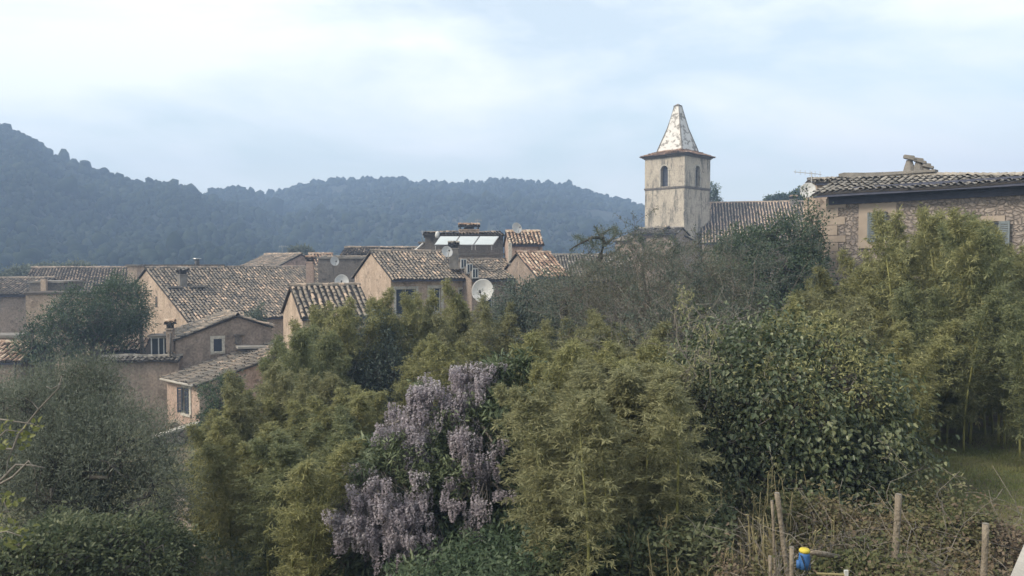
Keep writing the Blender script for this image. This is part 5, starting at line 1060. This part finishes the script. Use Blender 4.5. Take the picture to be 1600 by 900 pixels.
scatter('grass', 'tufts of bright grass at the bottom edge near the blue pot', 9000, (1020, 1330), (7.6, 9.6), lambda n, x, D: R.rand(n)*.15, .12, .012, 'limeleaf', 1.3)
# tangled canes
st = np.random.RandomState(3); Sg = ([], [], [], [])
for _ in range(190):
    D = st.uniform(8, 10.8); px = st.uniform(1130, 1700); x = (px-800)/F*D; branching(Sg, V3(x, D, float(gz(x, D))+.05), unit(V3(st.randn(), st.randn(), .9)), st.uniform(.4, 1.1), .006, 1, st, .7, -.35, minr=.003)
q = MB(); segs_mb(q, np.array(Sg[0]), np.array(Sg[1]), np.array(Sg[2]), np.array(Sg[3])); o = q.build('bramble_canes', M['bark_pale']); tag(o, 'tangle of thin dry bramble canes around the posts', 'bramble', kind='stuff')
# dry stalks
n = 260; D = R.uniform(9.2, 11.2, n); px = 1165+75*R.randn(n); x = (px-800)/F*D; z = gz(x, D); A = unit(np.stack([R.randn(n)*.13, R.randn(n)*.13, np.ones(n)], 1)); l_ = (.15+.75*R.rand(n)**1.8)[:, None]; a = np.stack([x, D, z], 1)
q = MB(); segs_mb(q, a, a+A*l_, .009, .006, .5+.25*R.randn(n), 4); o = q.build('dry_reeds', M['reed']); tag(o, 'stand of dry yellowish stalks left of the blue pot', 'reeds', kind='stuff')
n = 5000; k = R.randint(0, 260, n); C = a[k]+A[k]*l_[k]*R.rand(n, 1)+R.randn(n, 3)*.03; AA = unit(R.randn(n, 3)+V3(0, 0, .6)); q = MB(); leaves_mb(q, C, AA, unit(np.cross(AA, rdir(n))), .10, .012, .5+.2*R.randn(n)); q.build('dry_blade', M['reed'], o)

# ------------------------------------------------------------------ small foreground objects
def post(label, top, D, wpx, lean=(0, 0), rnd=False):
    tp_ = P(top[0], top[1], D); g = float(gz(tp_[0], tp_[1]))-.15; b_ = V3(tp_[0]+lean[0], tp_[1]+lean[1], g); w_ = wpx/F*D; rt = empty('fence_post', b_, label, 'post', 'old posts of the garden fence'); q = MB(); k = 8
    pts = [b_+(tp_-b_)*t_+V3(.004*math.sin(t_*9), .004*math.cos(t_*7), 0) for t_ in np.linspace(0, 1, 8)]; w_ *= .88
    if rnd: q.tube(pts, [w_/2*(1+.06*math.sin(i*2.1)) for i in range(8)], 9)
    else: q.tube(pts, [w_*.62*(1+.03*math.sin(i*2.1)) for i in range(8)], 4)
    o = q.build('shaft', M['wood_post'], rt); q = MB(); q.tube([pts[-1]+V3(0, 0, .001), pts[-1]+V3(0, 0, .008)], w_*(.5 if rnd else .6), 9 if rnd else 4); q.build('sawn_top', M['bark_pale'], rt); return rt
post('straight grey post with a pale sawn top in the middle of the brambles', (1404, 773), 9.0, 11, (-.05, 0))
post('shorter grey post near the right edge of the picture', (1540, 819), 8.3, 11, (-.02, 0), True)
post('leaning weathered post above the blue pot', (1214, 771), 9.0, 9, (.20, 0), True)
post('thin pale stake leaning left of the leaning weathered post', (1206, 783), 9.1, 5, (.08, 0), True)
post('short dark stake beside the blue pot', (1237, 856), 7.7, 8, (.0, 0), True)
post('dark rotten stake left of the short dark stake', (1203, 870), 7.9, 6, (.02, 0), True)
# blue pot with yellow lid
c = P(1257, 862, 7.5); rt = empty('watering_pot', c-V3(0, 0, .19), 'blue plastic pot with a yellow lid hanging on black straps', 'pot')
q = MB(); q.tube([c-V3(0, 0, .16), c-V3(0, 0, .10), c-V3(0, 0, .03), c+V3(0, 0, .0)], [.056, .058, .050, .047], 18); q.tube([c+V3(-.055, -.01, -.15), c+V3(-.058, -.01, -.08)], [.026, .022], 8); q.build('body', M['blue'], rt, False)
q = MB(); q.tube([c-V3(0, 0, .004), c+V3(0, 0, .018), c+V3(0, 0, .030)], [.050, .051, .040], 18); q.build('lid', M['yellow'], rt)
for s_ in (-1, 1):
    q = MB(); q.tube([c+V3(s_*.052, -.045, -.015), c+V3(s_*.028, -.070, -.09), c+V3(.008*s_, -.075, -.165), c+V3(-s_*.05, -.06, -.24)], .0055, 5); q.build('strap', M['black'], rt)
# stick with a white end
a, b_ = P(1276, 896, 7.4), P(1320, 898, 7.3); rt = empty('garden_stake', a, 'pale stake with a yellow stripe and a white tip lying by the blue pot', 'stake'); q = MB(); q.tube([a, a*.3+b_*.7, b_], .011, 6); q.build('rod', M['reed'], rt); q = MB(); q.box(b_+V3(.012, 0, .005), (.035, .02, .075)); q.build('tip', M['white'], rt)
# log behind
a, b_ = P(1267, 862, 8.6), P(1310, 870, 8.9); rt = empty('log', a, 'grey log lying in the brambles behind the blue pot', 'log'); q = MB(); q.tube([a, (a+b_)/2, b_], [.028, .032, .025], 9); q.build('wood', M['wood_post'], rt)
# terrace wall corner, bottom right
rt = empty('terrace_wall', (3.2, 3.6, -3.4), 'corner of a pale stone terrace wall at the bottom right', 'wall'); A0, A1 = P(1602, 846, 4.6), P(1568, 925, 3.6); A2 = A1+V3(1.8, -.1, 0); A3 = A0+V3(1.8, 0, 0)
q = MB(); zt = A1[2]; tp4 = [V3(p[0], p[1], A0[2]*.5+zt*.5) for p in (A1, A2, A3, A0)]; tp4 = [A1, A2, A3, A0]; q.hexa([p-V3(0, 0, .10) for p in tp4]+tp4); q.build('coping', M['pale_stone'], rt)
q = MB(); q.hexa([V3(p[0]+.05, p[1]-.03, -4.2) for p in tp4]+[p+V3(.05, -.03, -.103) for p in tp4]); q.build('masonry', M['stone_small'], rt)
# near branches at the left edge
def near_branch():
    D = 5.2; rt = empty('fig_branches', P(-120, 860, D), 'bare grey branches with fresh yellow green leaves at the left edge', 'branches'); q = MB()
    B_ = [([(-120, 900), (-60, 820), (-10, 762), (25, 726), (50, 727), (70, 731)], .016), ([(-10, 762), (20, 745), (45, 720), (55, 735), (52, 748)], .008), ([(-80, 780), (-20, 700), (20, 702), (28, 680), (60, 640), (92, 606), (96, 588)], .012), ([(-40, 690), (0, 655), (48, 662), (66, 668)], .007), ([(-20, 700), (10, 672), (40, 675)], .006), ([(-60, 800), (-20, 775), (5, 780), (12, 800)], .007), ([(28, 680), (12, 720), (10, 740)], .006), ([(-90, 870), (-30, 840), (10, 830), (35, 838)], .007), ([(60, 640), (50, 628), (40, 622)], .004), ([(96, 600), (80, 608), (72, 604)], .004)]
    for pts, r_ in B_:
        dd = D+np.cumsum(R.normal(0, .05, len(pts))); q.tube([P(x, y, d_) for (x, y), d_ in zip(pts, dd)], np.linspace(r_, .0025, len(pts)), 6)
    q.build('branch', M['bark_pale'], rt)
    spots = [(3, 668), (14, 655), (25, 680), (8, 690), (40, 688), (52, 664), (63, 668), (46, 682), (16, 705), (5, 775), (14, 770), (12, 790), (30, 785), (20, 815), (10, 825), (15, 845), (38, 845), (48, 828), (26, 830), (5, 850), (20, 850), (33, 675), (2, 810), (-5, 835), (4, 700)]
    C, n0 = [], 0
    for x, y in spots:
        for _ in range(4): C.append(P(x+R.normal(0, 3.5), y+R.normal(0, 3.5), D+R.normal(0, .08)))
    C = np.array(C); n = len(C); A = unit(R.randn(n, 3)+V3(0, -.2, .1)); Nn = unit(np.cross(np.cross(A, unit(V3(-.2, -.9, .5)+R.randn(n, 3)*.5)), A)); mb = MB(); leaves_mb(mb, C, A, Nn, R.uniform(.025, .055, n), R.uniform(.02, .036, n), .5+.22*R.randn(n), True); mb.build('leaves', M['limeleaf'], rt)
near_branch()

# sagging cable between two roofs
a, b_ = H2['R2']+V3(0, 0, -.2), H5['R1']+V3(0, 0, .1); rt = empty('power_cable', a, 'thin dark cable sagging between the huge roof and the central gable', 'cable'); q = MB(); q.tube([a+(b_-a)*t_-V3(0, 0, .9*4*t_*(1-t_)*.35) for t_ in np.linspace(0, 1, 10)], .018, 4); q.build('wire', M['black'], rt)

rt = empty('fence_wire', P(1404, 840, 9.0), 'thin rusty wire strung between the old garden posts', 'wire'); q = MB()
wp = [P(1236, 868, 7.9), P(1300, 852, 8.5), P(1404, 812, 9.0), P(1480, 838, 8.6), P(1540, 846, 8.3), P(1640, 870, 7.9)]
q.tube(wp, .004, 4); q.build('strand', M['bark_dark'], rt)
